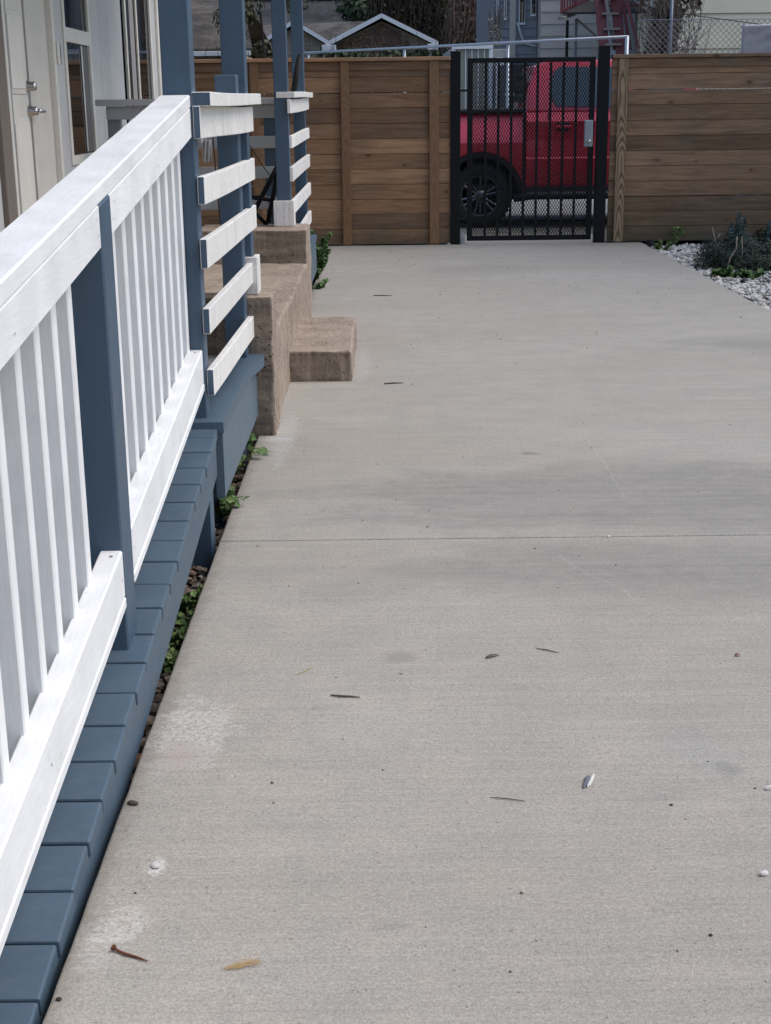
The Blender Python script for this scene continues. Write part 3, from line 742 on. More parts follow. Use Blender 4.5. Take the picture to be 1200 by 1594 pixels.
fence_run(-6.0, .694, [(-5.7, .09), (-4.8, .09), (-3.9, .09), (-3.05, .09), (-2.15, .09), (-1.245, .085), (-.352, .085), (.53, .095)], WOODL,
          'orange brown horizontal board fence from behind the porch to the gate', joints=(-3.05, -1.245, -.352), tint='l')
fence_run(2.285, 8.2, [(2.395, .098), (4.35, .09), (6.2, .09)], WOODR, 'dark brown horizontal board fence right of the gate', joints=(4.35,), tint='r')

# ------------------------------------------------------------------ gate
GY = 14.62
for x0, x1, lab in ((.695, .792, 'black square steel post on the hinge side of the gate'), (2.152, 2.262, 'black square steel post on the latch side of the gate')):
    p = thing('gate_post', ((x0+x1)/2, GY, 0), lab, 'post', 'black gate posts')
    zt = 1.872 if x0 < 1 else 1.905
    box('tube', (x0, GY-.05, -.08), (x1, GY+.05, zt-.012), M_black, p, .006, 2)
    box('cap', (x0-.003, GY-.053, zt-.012), (x1+.003, GY+.053, zt), M_black, p, .004)
gate = thing('metal_gate', (1.48, GY, .02), 'closed black metal gate with vertical bars and mesh backing', 'gate')
gx0, gx1, gz0, gz1 = .862, 2.125, .03, 1.805
box('frame', (gx0, GY-.025, gz0), (gx0+.052, GY+.025, gz1), M_black, gate, .004)
box('frame', (gx1-.052, GY-.025, gz0), (gx1, GY+.025, gz1), M_black, gate, .004)
box('frame', (gx0+.053, GY-.025, gz1-.045), (gx1-.053, GY+.025, gz1), M_black, gate, .004)
box('frame', (gx0+.053, GY-.025, gz0), (gx1-.053, GY+.025, gz0+.05), M_black, gate, .004)
bmb = bmesh.new(); add_box(bmb, (-.0125, -.0095, -.84), (.0125, .0095, .84), .002)
bar_me = bpy.data.meshes.new('bar'); bmb.to_mesh(bar_me); bmb.free(); bar_me.materials.append(M_black)
for k in range(8):
    x = gx0+.052+(gx1-gx0-.104)*(k+1)/9.0
    link(bpy.data.objects.new('bar', bar_me), gate, (x, GY-.004, (gz0+gz1)/2))
def lattice(x0, x1, z0, z1, dx, dz, wire, y, name, mat, parent, n=4, two=.0015):
    """two sets of slanting wires clipped to a rectangle"""
    bm = bmesh.new(); s = dz/dx; o = WL[parent.name]
    H_ = z1-z0; run = H_/s; k = int((x1-x0+run)/dx)+2
    for sign, yy in ((1, y), (-1, y+two)):
        for i in range(-1, k):
            xs = x0-run+i*dx if sign > 0 else x0+i*dx
            pa, pb = Vector((xs, 0, z0)), Vector((xs+sign*run, 0, z1))
            if sign < 0: pb = Vector((xs-run, 0, z1))
            d = pb-pa; ts = [0, 1]
            if abs(d.x) > 1e-6:
                ta, tb = sorted(((x0-pa.x)/d.x, (x1-pa.x)/d.x)); ts = [max(0, ta), min(1, tb)]
            if ts[1]-ts[0] < .005: continue
            a, b = pa+d*ts[0], pa+d*ts[1]
            tube(bm, [Vector((a.x, yy, a.z))-o, Vector((b.x, yy, b.z))-o], wire, n, False)
    return tag(bmo(name, bm, mat, parent, o), kind='stuff')
lattice(gx0+.05, gx1-.05, gz0+.045, gz1-.045, .0275, .047, .0031, GY+.012, 'mesh_panel', M_black, gate)
lock = box('lock_box', (2.025, GY-.062, .945), (2.112, GY-.027, 1.205), plain('grey_lock_housing', (.30, .33, .35), .4, .6), gate, .012, 3)
bm = bmesh.new(); lathe(bm, [(0, -.022), (.014, -.020), (.020, -.012), (.021, 0)], 20, 'y'); bmo('knob', bm, M_chrome, lock, (2.075, GY-.063, 1.0), True)
box('latch_plate', (2.075, GY-.026, .90), (2.124, GY+.03, 1.25), M_black, gate, .003)
for z in (.25, 1.50):
    bm = bmesh.new(); tube(bm, [Vector((.79, 0, 0)), Vector((.87, 0, 0))], .010, 8); bmo('hinge', bm, M_black, gate, (0, GY-.01, z)).location = Vector((0, GY-.01, z))-WL[gate.name]
box('stop_block', (.797, GY-.03, -.01), (.845, GY+.02, .105), plain('pale_concrete_block', (.33, .33, .33), .9), None, .004)
tag(bpy.data.objects['stop_block'], 'small pale concrete block in the slot between hinge post and gate', 'block')

# ------------------------------------------------------------------ pickup truck
def car_paint():
    t = NT('red_metallic_paint'); w = t.coord(); fl = t.noise(w, 900, 1, .5)
    t.b.inputs['Coat Weight'].default_value = 1.0; t.b.inputs['Coat Roughness'].default_value = .06
    return t.done(t.gain(t.mix(0.0, (.66, .038, .066), (.66, .038, .066)), fl, .85, 1.2), .38, None, .25)
M_red = car_paint()
M_trim = plain('black_plastic_trim', (.018, .018, .02), .55)
M_rub = plain('tyre_rubber', (.022, .022, .022), .8, 0, .3, 30, .4)
TG = -.045; TY0, TY1 = 17.0, 18.86; WR = .372
truck = thing('pickup_truck', (2.6, 17.93, TG), 'red pickup truck with black side step parked across behind the gate', 'truck')
TO = WL[truck.name]
def arc(cx, cz, r, a0, a1, n=14): return [(cx+r*math.cos(math.radians(a0+(a1-a0)*i/n)), cz+r*math.sin(math.radians(a0+(a1-a0)*i/n))) for i in range(n+1)]
RW, FW = 1.165, 4.40
wz = TG+WR
AR = .50
def tuck(z):     # how far the flank sits in from the widest line at height z
    pts = [(.15, .075), (.42, .05), (.60, .012), (.745, .0), (.76, .010), (.95, .028), (1.10, .016), (1.165, .0), (1.19, .014), (1.27, .055), (1.40, .10)]
    if z <= pts[0][0]: return pts[0][1]
    for (a, b), (c, d) in zip(pts, pts[1:]):
        if z <= c: return b+(d-b)*(z-a)/(c-a)
    return pts[-1][1]
def tuckb(z):    # the bed flank bulges over the wheel and leans in towards its rail
    return .02+.06*max(0, (.93-z)/.6) if z < .93 else .02+.15*((z-.93)/.34)**1.3
def flank(name, poly, parent, mat=M_red, y0=TY0, y1=TY1, shape=True, bev=.01, prof=None, cuts=(.42, .60, .745, .76, .95, 1.10, 1.165, 1.18)):
    bm = bmesh.new()
    lo = [bm.verts.new((x, y0, z)) for x, z in poly]; hi = [bm.verts.new((x, y1, z)) for x, z in poly]
    n = len(poly); bm.faces.new(lo); bm.faces.new(hi[::-1])
    for i in range(n): bm.faces.new((lo[i], hi[i], hi[(i+1) % n], lo[(i+1) % n]))
    bmesh.ops.recalc_face_normals(bm, faces=bm.faces)
    if bev:
        es = [e for e in bm.edges if abs(e.verts[0].co.y-e.verts[1].co.y) < .001]
        bmesh.ops.bevel(bm, geom=es, offset=bev, segments=2, affect='EDGES', profile=.6)
    for z in cuts:
        bmesh.ops.bisect_plane(bm, geom=bm.verts[:]+bm.edges[:]+bm.faces[:], plane_co=(0, 0, z), plane_no=(0, 0, 1))
    if shape:
        mid = (y0+y1)/2
        for v in bm.verts: v.co.y += (prof or tuck)(v.co.z)*(1 if v.co.y < mid else -1)
    bmesh.ops.translate(bm, verts=bm.verts, vec=-TO)
    return bmo(name, bm, mat, parent, TO)
low = .40
bed = [(-.05, .55), (RW-AR-.02, .50)]+arc(RW, wz, AR, 172, 10)[0:]+[(RW+AR+.02, .36), (1.665, .36), (1.665, 1.265), (-.02, 1.275), (-.05, 1.2)]
flank('bed', bed, truck, prof=tuckb, cuts=(.5, .6, .7, .8, .88, .93, .98, 1.03, 1.08, 1.13, 1.18, 1.23))
cabl = [(1.69, .36), (FW-AR-.01, .36)]+arc(FW, wz, AR, 172, 6)+[(5.28, .50), (5.33, .9), (5.22, 1.10), (4.95, 1.18), (4.05, 1.235), (3.2, 1.27), (1.69, 1.27)]
body = flank('body', cabl, truck)
# greenhouse: tapered cab with pillars, window openings set back
def cabtop():
    bm = bmesh.new()
    sec = [(1.69, 1.27, .045), (1.72, 1.55, .12), (1.80, 1.79, .20), (1.95, 1.845, .24), (3.05, 1.85, .24), (3.30, 1.80, .22), (4.05, 1.235, .05)]
    lo = [bm.verts.new((x, TY0+d, z)) for x, z, d in sec]; hi = [bm.verts.new((x, TY1-d, z)) for x, z, d in sec]
    n = len(sec); bm.faces.new(lo); bm.faces.new(hi[::-1])
    for i in range(n): bm.faces.new((lo[i], hi[i], hi[(i+1) % n], lo[(i+1) % n]))
    bmesh.ops.recalc_face_normals(bm, faces=bm.faces)
    bmesh.ops.bevel(bm, geom=[e for e in bm.edges if abs(e.verts[0].co.y-e.verts[1].co.y) < .2 or e.is_boundary is False and abs(e.calc_face_angle(0)) > .6], offset=.03, segments=3, affect='EDGES', profile=.6)
    bmesh.ops.translate(bm, verts=bm.verts, vec=-TO)
    return bmo('cab', bm, M_red, truck, TO, True)
cabtop()
M_tint = NT('tinted_glass').done((.045, .065, .075), .06, None, 0, .8)
lean = lambda z: .045+(z-1.27)/(1.83-1.27)*.155
def side_glass(poly, nm='side_window'):
    for side in (0, 1):
        bm = bmesh.new()
        vv = []
        for dd in (0, .006):
            vv.append([bm.verts.new((x-TO.x, ((TY0+lean(z)-.008-dd) if side == 0 else (TY1-lean(z)+.008+dd))-TO.y, z-TO.z)) for x, z in poly])
        n = len(poly); bm.faces.new(vv[1]); bm.faces.new(vv[0][::-1])
        for i in range(n): bm.faces.new((vv[0][i], vv[0][(i+1) % n], vv[1][(i+1) % n], vv[1][i]))
        bmesh.ops.recalc_face_normals(bm, faces=bm.faces); bmo(nm, bm, M_tint, truck, TO)
side_glass([(2.04, 1.335), (2.86, 1.31), (2.86, 1.76), (2.09, 1.775), (2.01, 1.72), (1.985, 1.60), (1.99, 1.42)])
side_glass([(2.94, 1.31), (3.72, 1.31), (3.24, 1.74), (2.94, 1.76)])
# rear glass and shut lines, trims
box('rear_window', (1.675, 17.35, 1.38), (1.702, 18.5, 1.72), M_tint, truck, .004)
box('bed_rail_cap', (-.06, TY0+.10, 1.266), (1.66, TY0+.19, 1.312), M_trim, truck, .008)
box('bed_rail_cap', (-.06, TY1-.19, 1.266), (1.66, TY1-.10, 1.312), M_trim, truck, .008)
box('shut_line', (1.667, TY0+.10, .38), (1.688, TY1-.10, 1.262), M_trim, truck, 0)
flank('door_seam', [(2.90, .45), (2.907, .45), (2.907, 1.27), (2.90, 1.27)], truck, M_trim, TY0-.0015, TY0+.05, True, 0)
flank('door_seam', [(1.95, .62), (1.957, .62), (1.957, 1.27), (1.95, 1.27)], truck, M_trim, TY0-.0015, TY0+.05, True, 0)
flank('sill_trim', [(1.70, .36), (3.86, .36), (3.86, .43), (1.70, .43)], truck, M_trim, TY0-.006, TY0+.05, True, 0)
h = box('door_handle', (2.03, TY0-.035, 1.085), (2.21, TY0-.012, 1.12), M_red, truck, .008, 2)
box('handle_recess', (2.05, TY0-.004, 1.06), (2.19, TY0+.03, 1.15), M_trim, truck, .004)
# side step
tubes('side_step', [[(1.55, TY0-.03, .30), (1.75, TY0-.07, .33), (3.75, TY0-.07, .33), (3.9, TY0, .32)]], .048, M_trim, truck, 12)
box('frame_rail', (-.1, TY0+.35, .26), (5.0, TY0+.45, .42), M_trim, truck, .01)
box('frame_rail', (-.1, TY1-.45, .26), (5.0, TY1-.35, .42), M_trim, truck, .01)
box('floor_pan', (-.0, TY0+.10, .40), (5.1, TY1-.10, .46), M_trim, truck, .0)
for cx in (RW, FW):      # dark wheel wells and flare lips
    for side in (0, 1):
        bm = bmesh.new(); ys = TY0+.004 if side == 0 else TY1-.004; sg = 1 if side == 0 else -1
        A = arc(cx, wz, AR, 175, 5, 20); B = arc(cx, wz, AR-.06, 175, 5, 20)
        for (x0, z0), (x1, z1), (a0, b0), (a1, b1) in zip(A, A[1:], B, B[1:]):
            f_ = [bm.verts.new((x-TO.x, y-TO.y, z-TO.z)) for x, y, z in ((x0, ys-.012*sg, z0), (x1, ys-.012*sg, z1), (a1, ys-.004*sg, b1), (a0, ys-.004*sg, b0))]; bm.faces.new(f_)
            f_ = [bm.verts.new((x-TO.x, y-TO.y, z-TO.z)) for x, y, z in ((a0, ys-.004*sg, b0), (a1, ys-.004*sg, b1), (a1, ys+.42*sg, b1), (a0, ys+.42*sg, b0))]; bm.faces.new(f_)
        f_ = [bm.verts.new((x-TO.x, ys+.42*sg-TO.y, z-TO.z)) for x, z in B]; bm.faces.new(f_)
        bmo('wheel_arch', bm, M_trim, truck, TO)
M_rim = plain('dark_alloy', (.17, .17, .18), .32, .8)
M_rimd = plain('black_alloy_barrel', (.02, .02, .02), .5, .3)
def wheel(cx, cy, out):
    wc = Vector((cx, cy, wz))
    bm = bmesh.new(); w = .13
    prof = [(.235, -w+.01), (.25, -w), (.31, -w-.004), (.345, -w+.012), (.366, -w+.04), (.372, -.04), (.372, .04), (.366, w-.04), (.345, w-.012), (.31, w+.004), (.25, w), (.235, w-.01)]
    lathe(bm, prof, 48, 'y')
    for k in range(36):       # tread lugs
        a = 2*math.pi*k/36
        for yy in (-.095, .03):
            g = bmesh.ops.create_cube(bm, size=1)['verts']; m = Matrix.Rotation(-a, 3, 'Y')
            for v in g: v.co = m @ Vector((v.co.x*.018+.370, v.co.y*.075+yy+.03, v.co.z*.036))
    wh = bmo('wheel', bm, M_rub, truck, wc, False)
    s = -1 if out < 0 else 1
    bm = bmesh.new(); lathe(bm, [(.238, s*.118), (.228, s*.112), (.222, s*.06), (.20, -s*.05), (.05, -s*.05), (0, -s*.05)], 40, 'y')
    bmo('rim_barrel', bm, M_rimd, wh, wc, True)
    bm = bmesh.new()
    lathe(bm, [(.240, s*.116), (.236, s*.126), (.222, s*.122), (.216, s*.100)], 40, 'y')
    for k in range(6):
        for da in (-.16, .16):
            a = 2*math.pi*k/6+.35
            p0 = Vector((.05*math.cos(a+da*1.5), s*.085, .05*math.sin(a+da*1.5))); p1 = Vector((.222*math.cos(a+da), s*.112, .222*math.sin(a+da)))
            tube(bm, [p0, (p0+p1)/2+Vector((0, s*.008, 0)), p1], [.019, .013, .015], 6)
    bmo('spokes', bm, M_rim, wh, wc)
    bm = bmesh.new(); lathe(bm, [(0, s*.128), (.03, s*.126), (.055, s*.112), (.075, s*.09)], 24, 'y'); bmo('hub_cap', bm, M_rim, wh, wc, True)
for cx in (RW, FW):
    wheel(cx, TY0+.165, -1); wheel(cx, TY1-.165, 1)
box('tail_light', (-.062, TY0+.06, .88), (-.02, TY0+.24, 1.22), plain('red_lens', (.3, .01, .01), .2), truck, .01)
box('tail_light', (-.062, TY1-.24, .88), (-.02, TY1-.06, 1.22), plain('red_lens', (.3, .01, .01), .2), truck, .01)
box('rear_bumper', (-.20, TY0+.06, .46), (-.055, TY1-.06, .64), M_chrome, truck, .02, 2)
box('front_bumper', (5.30, TY0+.06, .40), (5.42, TY1-.06, .68), M_trim, truck, .03, 2)
box('headlight', (5.20, TY0+.05, .82), (5.345, TY0+.36, 1.0), plain('headlight_lens', (.6, .62, .65), .1), truck, .02)
box('headlight', (5.20, TY1-.36, .82), (5.345, TY1-.05, 1.0), plain('headlight_lens', (.6, .62, .65), .1), truck, .02)
box('grille', (5.26, TY0+.40, .72), (5.355, TY1-.40, 1.04), M_trim, truck, .02)
bm = bmesh.new(); add_box(bm, (3.62, TY0-.17, 1.27), (3.72, TY0+.04, 1.46), .03, 3); bmesh.ops.translate(bm, verts=bm.verts, vec=-TO); bmo('side_mirror', bm, M_red, truck, TO, True)

# ------------------------------------------------------------------ gravel and planting
rnd = random.Random(11); random.seed(11)
sp = []
for i in range(5200):
    y = rnd.uniform(9.0, 14.52); x = XR+.0+rnd.random()**1.3*1.9
    sp.append((x, y, -.035+rnd.uniform(-.015, .014)-(.0 if x > XR+.04 else .02), rnd.uniform(.014, .034)))
rocks('river_gravel', sp, isl('pale_river_stone', [(.60, .57, .52), (.42, .39, .35), (.72, .70, .65), (.26, .24, .21), (.64, .59, .51), (.50, .48, .45)]), 'pale river stones in the bed beside the driveway')
bm = bmesh.new(); add_box(bm, (XR+.006, 3.0, -.10), (6.5, 14.56, -.045), 0); tag(bmo('planting_bed', bm, M_soil), kind='structure')
sp = []
for i in range(2600):
    y = rnd.uniform(1.7, 5.98); x = rnd.uniform(-1.15, -.556)
    sp.append((x, y, -.085+rnd.uniform(-.01, .02), rnd.uniform(.010, .026)))
rocks('ramp_gravel', sp, isl('brown_mixed_stone', [(.20, .14, .11), (.12, .10, .09), (.42, .35, .29), (.15, .14, .13), (.30, .21, .16), (.08, .065, .055)]), 'small brown stones in the shaded gap under the ramp')
def leaf_mass(name, n, fn, size, mat, parent=None, world=(0, 0, 0), asp=1.6, up=.0):
    vs, fs = [], []; w = Vector(world)
    for i in range(n):
        p, nn = fn(i); nn = nn+Vector((0, 0, up)); leafquad(vs, fs, Vector(p)-w, nn, size*random.uniform(.6, 1.35), asp)
    return pyd(name, vs, fs, mat, parent, world)
GREEN_CLOVER = isl('clover_green', [(.10, .17, .045), (.055, .11, .03), (.16, .23, .07), (.075, .13, .04)], .6)
def weed(x, y, z, r, h, n, label, mat=GREEN_CLOVER, size=.03, sprawl=None):
    w = thing('weed', (x, y, z), label, 'weed', None)
    bm = bmesh.new(); tips = []
    for k in range(9):
        a = random.uniform(0, 6.28); L = random.uniform(.5, 1)*r
        tip = Vector((x+L*math.cos(a)+(sprawl or 0)*random.random(), y+L*math.sin(a), z+h*random.uniform(.5, 1))); tips.append(tip)
        tube(bm, [Vector((x, y, z))-WL[w.name], (Vector((x, y, z))*.4+tip*.6+Vector((0, 0, h*.3)))-WL[w.name], tip-WL[w.name]], .0016, 4)
    bmo('stem', bm, plain('green_stem', (.10, .13, .04), .7), w, WL[w.name])
    def fn(i):
        t = random.choice(tips); b = Vector((x, y, z)); u = random.random()**.5
        return b.lerp(t, u)+rv()*.02, rv()+Vector((.3, -.3, .8))
    leaf_mass('leaves', n, fn, size, mat, w, WL[w.name], 1.25)
    return w
weed(-.600, 5.60, -.06, .09, .14, 90, 'leafy green weed reaching onto the concrete by the cheek wall', sprawl=.085)
weed(-.615, 4.92, -.06, .08, .10, 80, 'green weed tuft in the gap beside the wooden landing post', sprawl=.06)
for (x, y, lab) in ((-.600, 4.0, 'pale topped clover clump in the gap, farthest along the ramp'), (-.602, 3.86, 'bright clover clump in the gap beside the ramp, behind the nearest two'),
                    (-.600, 3.70, 'broad clover clump midway along the gap beside the ramp'), (-.604, 3.52, 'low clover clump nearest the camera in the gap by the ramp')):
    weed(x, y, -.075, .055, .055, 150, lab, size=.017)
WEEDG = isl('weed_green', [(.045, .09, .025), (.075, .14, .035), (.11, .18, .05), (.03, .06, .02)], .6)
for k, (x, y, lab) in enumerate(((-.60, 13.3, 'tall green weeds against the far deck, nearest the fence'), (-.595, 12.5, 'bushy green weeds beside the far deck, middle clump'),
                                 (-.59, 11.8, 'green weeds at the corner of the far deck'), (-.575, 11.1, 'low green weeds beside the far deck, nearest the steps'))):
    weed(x, y, -.06, .16, .34-.06*k, 700, lab, WEEDG, .026)
weed(2.74, 14.0, -.04, .12, .12, 90, 'sparse green weeds between driveway corner and fence', WEEDG, .035)
weed(2.86, 11.75, -.04, .14, .10, 240, 'bright green weeds at the foot of the dark shrub', WEEDG, .04)
weed(3.02, 11.62, -.04, .10, .09, 130, 'bright green weeds on the stones, right of the larger clump', WEEDG, .04)
weed(2.92, 14.45, -.04, .16, .22, 60, 'thin dark weed climbing the fence foot', WEEDG, .03)
# dark shrub
shrub = thing('evergreen_shrub', (3.30, 12.45, -.05), 'dark low evergreen shrub with blue green upright tips on the pale stones', 'shrub')
bm = bmesh.new(); br = []
for k in range(60):
    a = random.uniform(0, 6.28); L = random.uniform(.2, .58)
    tip = Vector((3.30+L*math.cos(a), 12.45+L*.75*math.sin(a), random.uniform(.05, .26))); br.append(tip)
    b = Vector((3.30, 12.45, -.05)); tube(bm, [b-WL[shrub.name], b.lerp(tip, .5)+Vector((0, 0, .05))-WL[shrub.name], tip-WL[shrub.name]], [.008, .005, .002], 5)
bmo('stems', bm, plain('shrub_bark', (.06, .045, .035), .9), shrub, WL[shrub.name])
def fn(i):
    while True:
        v = rv(); p = Vector((3.30+v.x*.60, 12.45+v.y*.46, .06+v.z*.20+.04*math.sin(v.x*14)+.035*math.cos(v.y*19)))
        if p.z > -.06 and (v.length > .45 or random.random() < .3): return p, v+Vector((0, 0, .4))
leaf_mass('leaves', 13000, fn, .016, isl('dark_shrub_leaf', [(.020, .030, .018), (.038, .052, .032), (.055, .075, .05), (.015, .022, .014)], .6), shrub, WL[shrub.name], 2.3)
tips = [(3.02, 12.40, .36), (3.08, 12.42, .44), (3.11, 12.36, .40), (3.34, 12.4, .36), (3.39, 12.38, .47), (3.42, 12.45, .38), (3.60, 12.4, .35)]
def fn(i):
    x, y, z = tips[i % len(tips)]; u = random.random()
    return Vector((x+random.uniform(-.028, .028)*(1.2-u), y+random.uniform(-.03, .03), .14+(z-.14)*u)), Vector((random.uniform(-1, 1), random.uniform(-1, 1), .2))
leaf_mass('tip_leaves', 900, fn, .017, isl('blue_green_leaf', [(.07, .10, .10), (.10, .135, .135), (.055, .085, .075)], .6), shrub, WL[shrub.name], 3.2)
twig = thing('dry_branches', (2.96, 12.15, -.04), 'bare pale branches standing in front of the dark shrub', 'branch')
tubes('branch', [[(2.92, 12.1, -.04), (2.95, 12.1, .10), (3.00, 12.12, .17), (3.0, 12.12, .27)]], .007, plain('dry_bark', (.22, .18, .14), .9), twig)
tubes('branch', [[(2.86, 12.3, .05), (2.865, 12.3, .2), (2.83, 12.3, .33)], [(2.863, 12.3, .22), (2.90, 12.3, .28)]], .005, plain('dry_bark', (.22, .18, .14), .9), twig)
tubes('branch', [[(3.03, 12.1, -.03), (3.05, 12.1, .14), (3.04, 12.12, .27)]], .0045, plain('dry_bark', (.22, .18, .14), .9), twig)
# black cap at the corner of the drive
bm = bmesh.new(); lathe(bm, [(0, .05), (.03, .048), (.052, .03), (.06, 0), (.06, -.04)], 16, 'z')
tag(bmo('drain_cap', bm, M_black, None, (2.69, 14.38, -.01), True), 'small black drain cap at the driveway corner below the fence', 'drain cap')

# ------------------------------------------------------------------ litter on the slab
def litter(name, pts, r, mat, label, cat, n=7):
    bm = bmesh.new(); c = sum((Vector(p) for p in pts), Vector())/len(pts)
    tube(bm, [Vector(p)-c for p in pts], r, n); return tag(bmo(name, bm, mat, None, c, True), label, cat)
M_rust = plain('rust', (.165, .055, .025), .85, .0, .35, 120, .6)
bm_n = litter('rusty_nail', [(-.472, 2.107, .006), (-.462, 2.100, .004), (-.450, 2.092, .004), (-.430, 2.084, .003), (-.408, 2.071, .003)], [.0026, .0026, .0025, .0023, .0010], M_rust, 'bent rusty nail lying on the concrete near the ramp', 'nail')
bm = bmesh.new(); tube(bm, [(0, 0, 0), (.0022, -.0014, -.0004)], .0056, 12); hd = bmo('head', bm, M_rust, bm_n, WL[bm_n.name]+Vector((-.0285, .0160, .0032)))
M_straw = plain('dry_straw', (.52, .34, .13), .8)
straw = thing('straw', (-.245, 2.065, .002), 'frayed piece of yellow straw on the near concrete', 'straw')
bm = bmesh.new()
for k in range(16):
    u = random.uniform(-.012, .012); a = Vector((-.282+random.uniform(0, .03), 2.043+u*.1+random.uniform(0, .007), .002+random.random()*.003)); b = a+Vector((random.uniform(.03, .055), random.uniform(.014, .034), random.uniform(-.001, .002)))
    tube(bm, [a-WL[straw.name], (a+b)/2+Vector((0, random.uniform(-.001, .001), .0012))-WL[straw.name], b-WL[straw.name]], random.uniform(.00025, .0006), 4)
bmo('fibres', bm, M_straw, straw, WL[straw.name])
M_twig = plain('grey_twig', (.11, .09, .08), .9)
litter('twig', [(-.139, 3.174, .003), (-.115, 3.166, .004), (-.09, 3.165, .003), (-.067, 3.159, .003)], [.0016, .0026, .0022, .0012], M_twig, 'dark grey twig lying flat in the middle of the slab', 'twig')
litter('twig', [(.392, 3.465, .002), (.418, 3.452, .003), (.446, 3.434, .002)], [.001, .0016, .0008], M_twig, 'thin curved grey twig on the slab, beside the green leaf', 'twig')
litter('twig', [(.21, 2.64, .002), (.245, 2.632, .003), (.28, 2.622, .002)], [.0008, .0012, .0007], M_twig, 'faint short twig left of the pale bark chip', 'twig')
litter('twig', [(-.225, 3.31, .002), (-.205, 3.335, .003), (-.19, 3.36, .002)], [.0007, .001, .0006], M_straw, 'tiny curved straw stem beyond the dark twig', 'straw')
litter('twig', [(.0, 7.14, .003), (.05, 7.155, .004), (.10, 7.16, .003)], [.003, .004, .002], M_twig, 'short dark twig on the concrete in front of the first step', 'twig')
litter('twig', [(-.07, 10.62, .003), (.0, 10.61, .004), (.07, 10.60, .003)], [.003, .004, .002], M_twig, 'dark twig on the far part of the slab', 'twig')
def leaf(name, c, L, w, rz, mat, label):
    vs, fs = [], []; n = 7
    for i in range(n):
        u = i/(n-1); ww = w*math.sin(math.pi*min(.98, max(.02, u)))**.8
        for s in (-1, 0, 1): vs.append(((u-.5)*L, s*ww/2, .001+.004*abs(s)*(1-u)+.003*math.sin(u*3.1)))
    for i in range(n-1):
        a = 3*i; fs += [(a, a+3, a+4, a+1), (a+1, a+4, a+5, a+2)]
    o = pyd(name, vs, fs, mat, None, c, True); o.rotation_euler = (0, 0, rz); o.modifiers.new('t', 'SOLIDIFY').thickness = .0006
    return tag(o, label, 'leaf')
leaf('fallen_leaf', (.273, 3.413, .001), .045, .011, .6, plain('olive_leaf', (.10, .105, .075), .7), 'small grey green leaf fallen mid slab')
leaf('fallen_leaf', (-.585, 2.60, -.03), .05, .03, 1.2, plain('brown_leaf', (.30, .14, .07), .8), 'curled brown leaf caught between ramp edge and slab')
leaf('fallen_leaf', (-.575, 2.46, .0), .06, .018, 1.5, plain('tan_leaf', (.33, .22, .12), .8), 'long tan leaf wedged beside the ramp boards')
leaf('fallen_leaf', (-.575, 2.95, -.05), .05, .03, 1.0, plain('brown_leaf', (.30, .14, .07), .8), 'brown leaf in the dark gap near the white scuff')
leaf('fallen_leaf', (.905, 3.40, .001), .016, .010, .3, plain('rust_leaf', (.22, .08, .05), .8), 'tiny reddish leaf scrap far right on the slab')
def chip(name, c, s, mat, label, cat, rz=0):
    bm = bmesh.new(); bmesh.ops.create_icosphere(bm, subdivisions=2, radius=1)
    from mathutils import noise as mn
    for v in bm.verts:
        d = 1+.28*mn.noise(v.co*1.6+Vector((c[0],c[1],0))*7); v.co = Vector((v.co.x*s[0]*d, v.co.y*s[1]*d, v.co.z*s[2]*d))
    o = bmo(name, bm, mat, None, (c[0], c[1], s[2]*.7)); o.rotation_euler = (0, 0, rz); return tag(o, label, cat)
chip('bark_chip', (-.527, 2.632), (.013, .008, .005), plain('dark_bark', (.085, .06, .048), .9), 'dark brown bark chip on the slab close to the ramp', 'bark chip', -.4)
ch = chip('paint_chip', (.428, 2.712), (.004, .034, .003), plain('white_chip', (.62, .61, .58), .7), 'long pale splinter standing out mid right on the slab', 'splinter', -.35)
chip('paint_chip', (.417, 2.705), (.006, .030, .004), plain('slate_chip', (.13, .14, .16), .8), 'dark grey splinter lying against the pale splinter', 'splinter', -.3)
chip('pebble', (.692, 2.325), (.009, .006, .006), plain('white_stone', (.62, .60, .57), .8), 'white pebble near the right edge of the view', 'pebble', .3)
chip('pebble', (.793, 2.665), (.013, .005, .005), plain('white_stone', (.62, .60, .57), .8), 'long white stone chip at the right edge of the view', 'pebble', .2)
chip('pebble', (-.443, 2.383), (.009, .011, .004), plain('white_stone', (.55, .53, .5), .8), 'crushed white pebble in a pale scuff on the near slab', 'pebble', .5)
chip('pebble', (.735, 4.45), (.007, .005, .004), plain('white_stone', (.66, .64, .6), .8), 'white pebble sitting on the joint of the slab', 'pebble', .5)
chip('seed', (.575, 2.60), (.004, .0028, .002), plain('dark_seed', (.04, .03, .025), .8), 'dark seed on the slab below the pale splinter', 'seed')
chip('seed', (.55, 2.13), (.0035, .0028, .0025), plain('dark_seed', (.04, .03, .025), .8), 'dark round seed on the near slab, right of centre', 'seed')
chip('seed', (-.535, 1.97), (.005, .004, .003), plain('dark_seed', (.04, .03, .025), .8), 'dark crumb by the last visible ramp board', 'seed')
# scattered crumbs
sp = []
for i in range(260):
    y = 1.9+rnd.random()**1.5*12; sp.append((rnd.uniform(-.5, 2.5), y, .0008, rnd.uniform(.0012, .0030)*(1+y/9)))
rocks('grit', sp, isl('grit_colours', [(.06, .05, .04), (.12, .08, .06), (.55, .53, .5), (.09, .09, .07), (.2, .18, .16)]), 'fine grit and crumbs scattered over the slab')

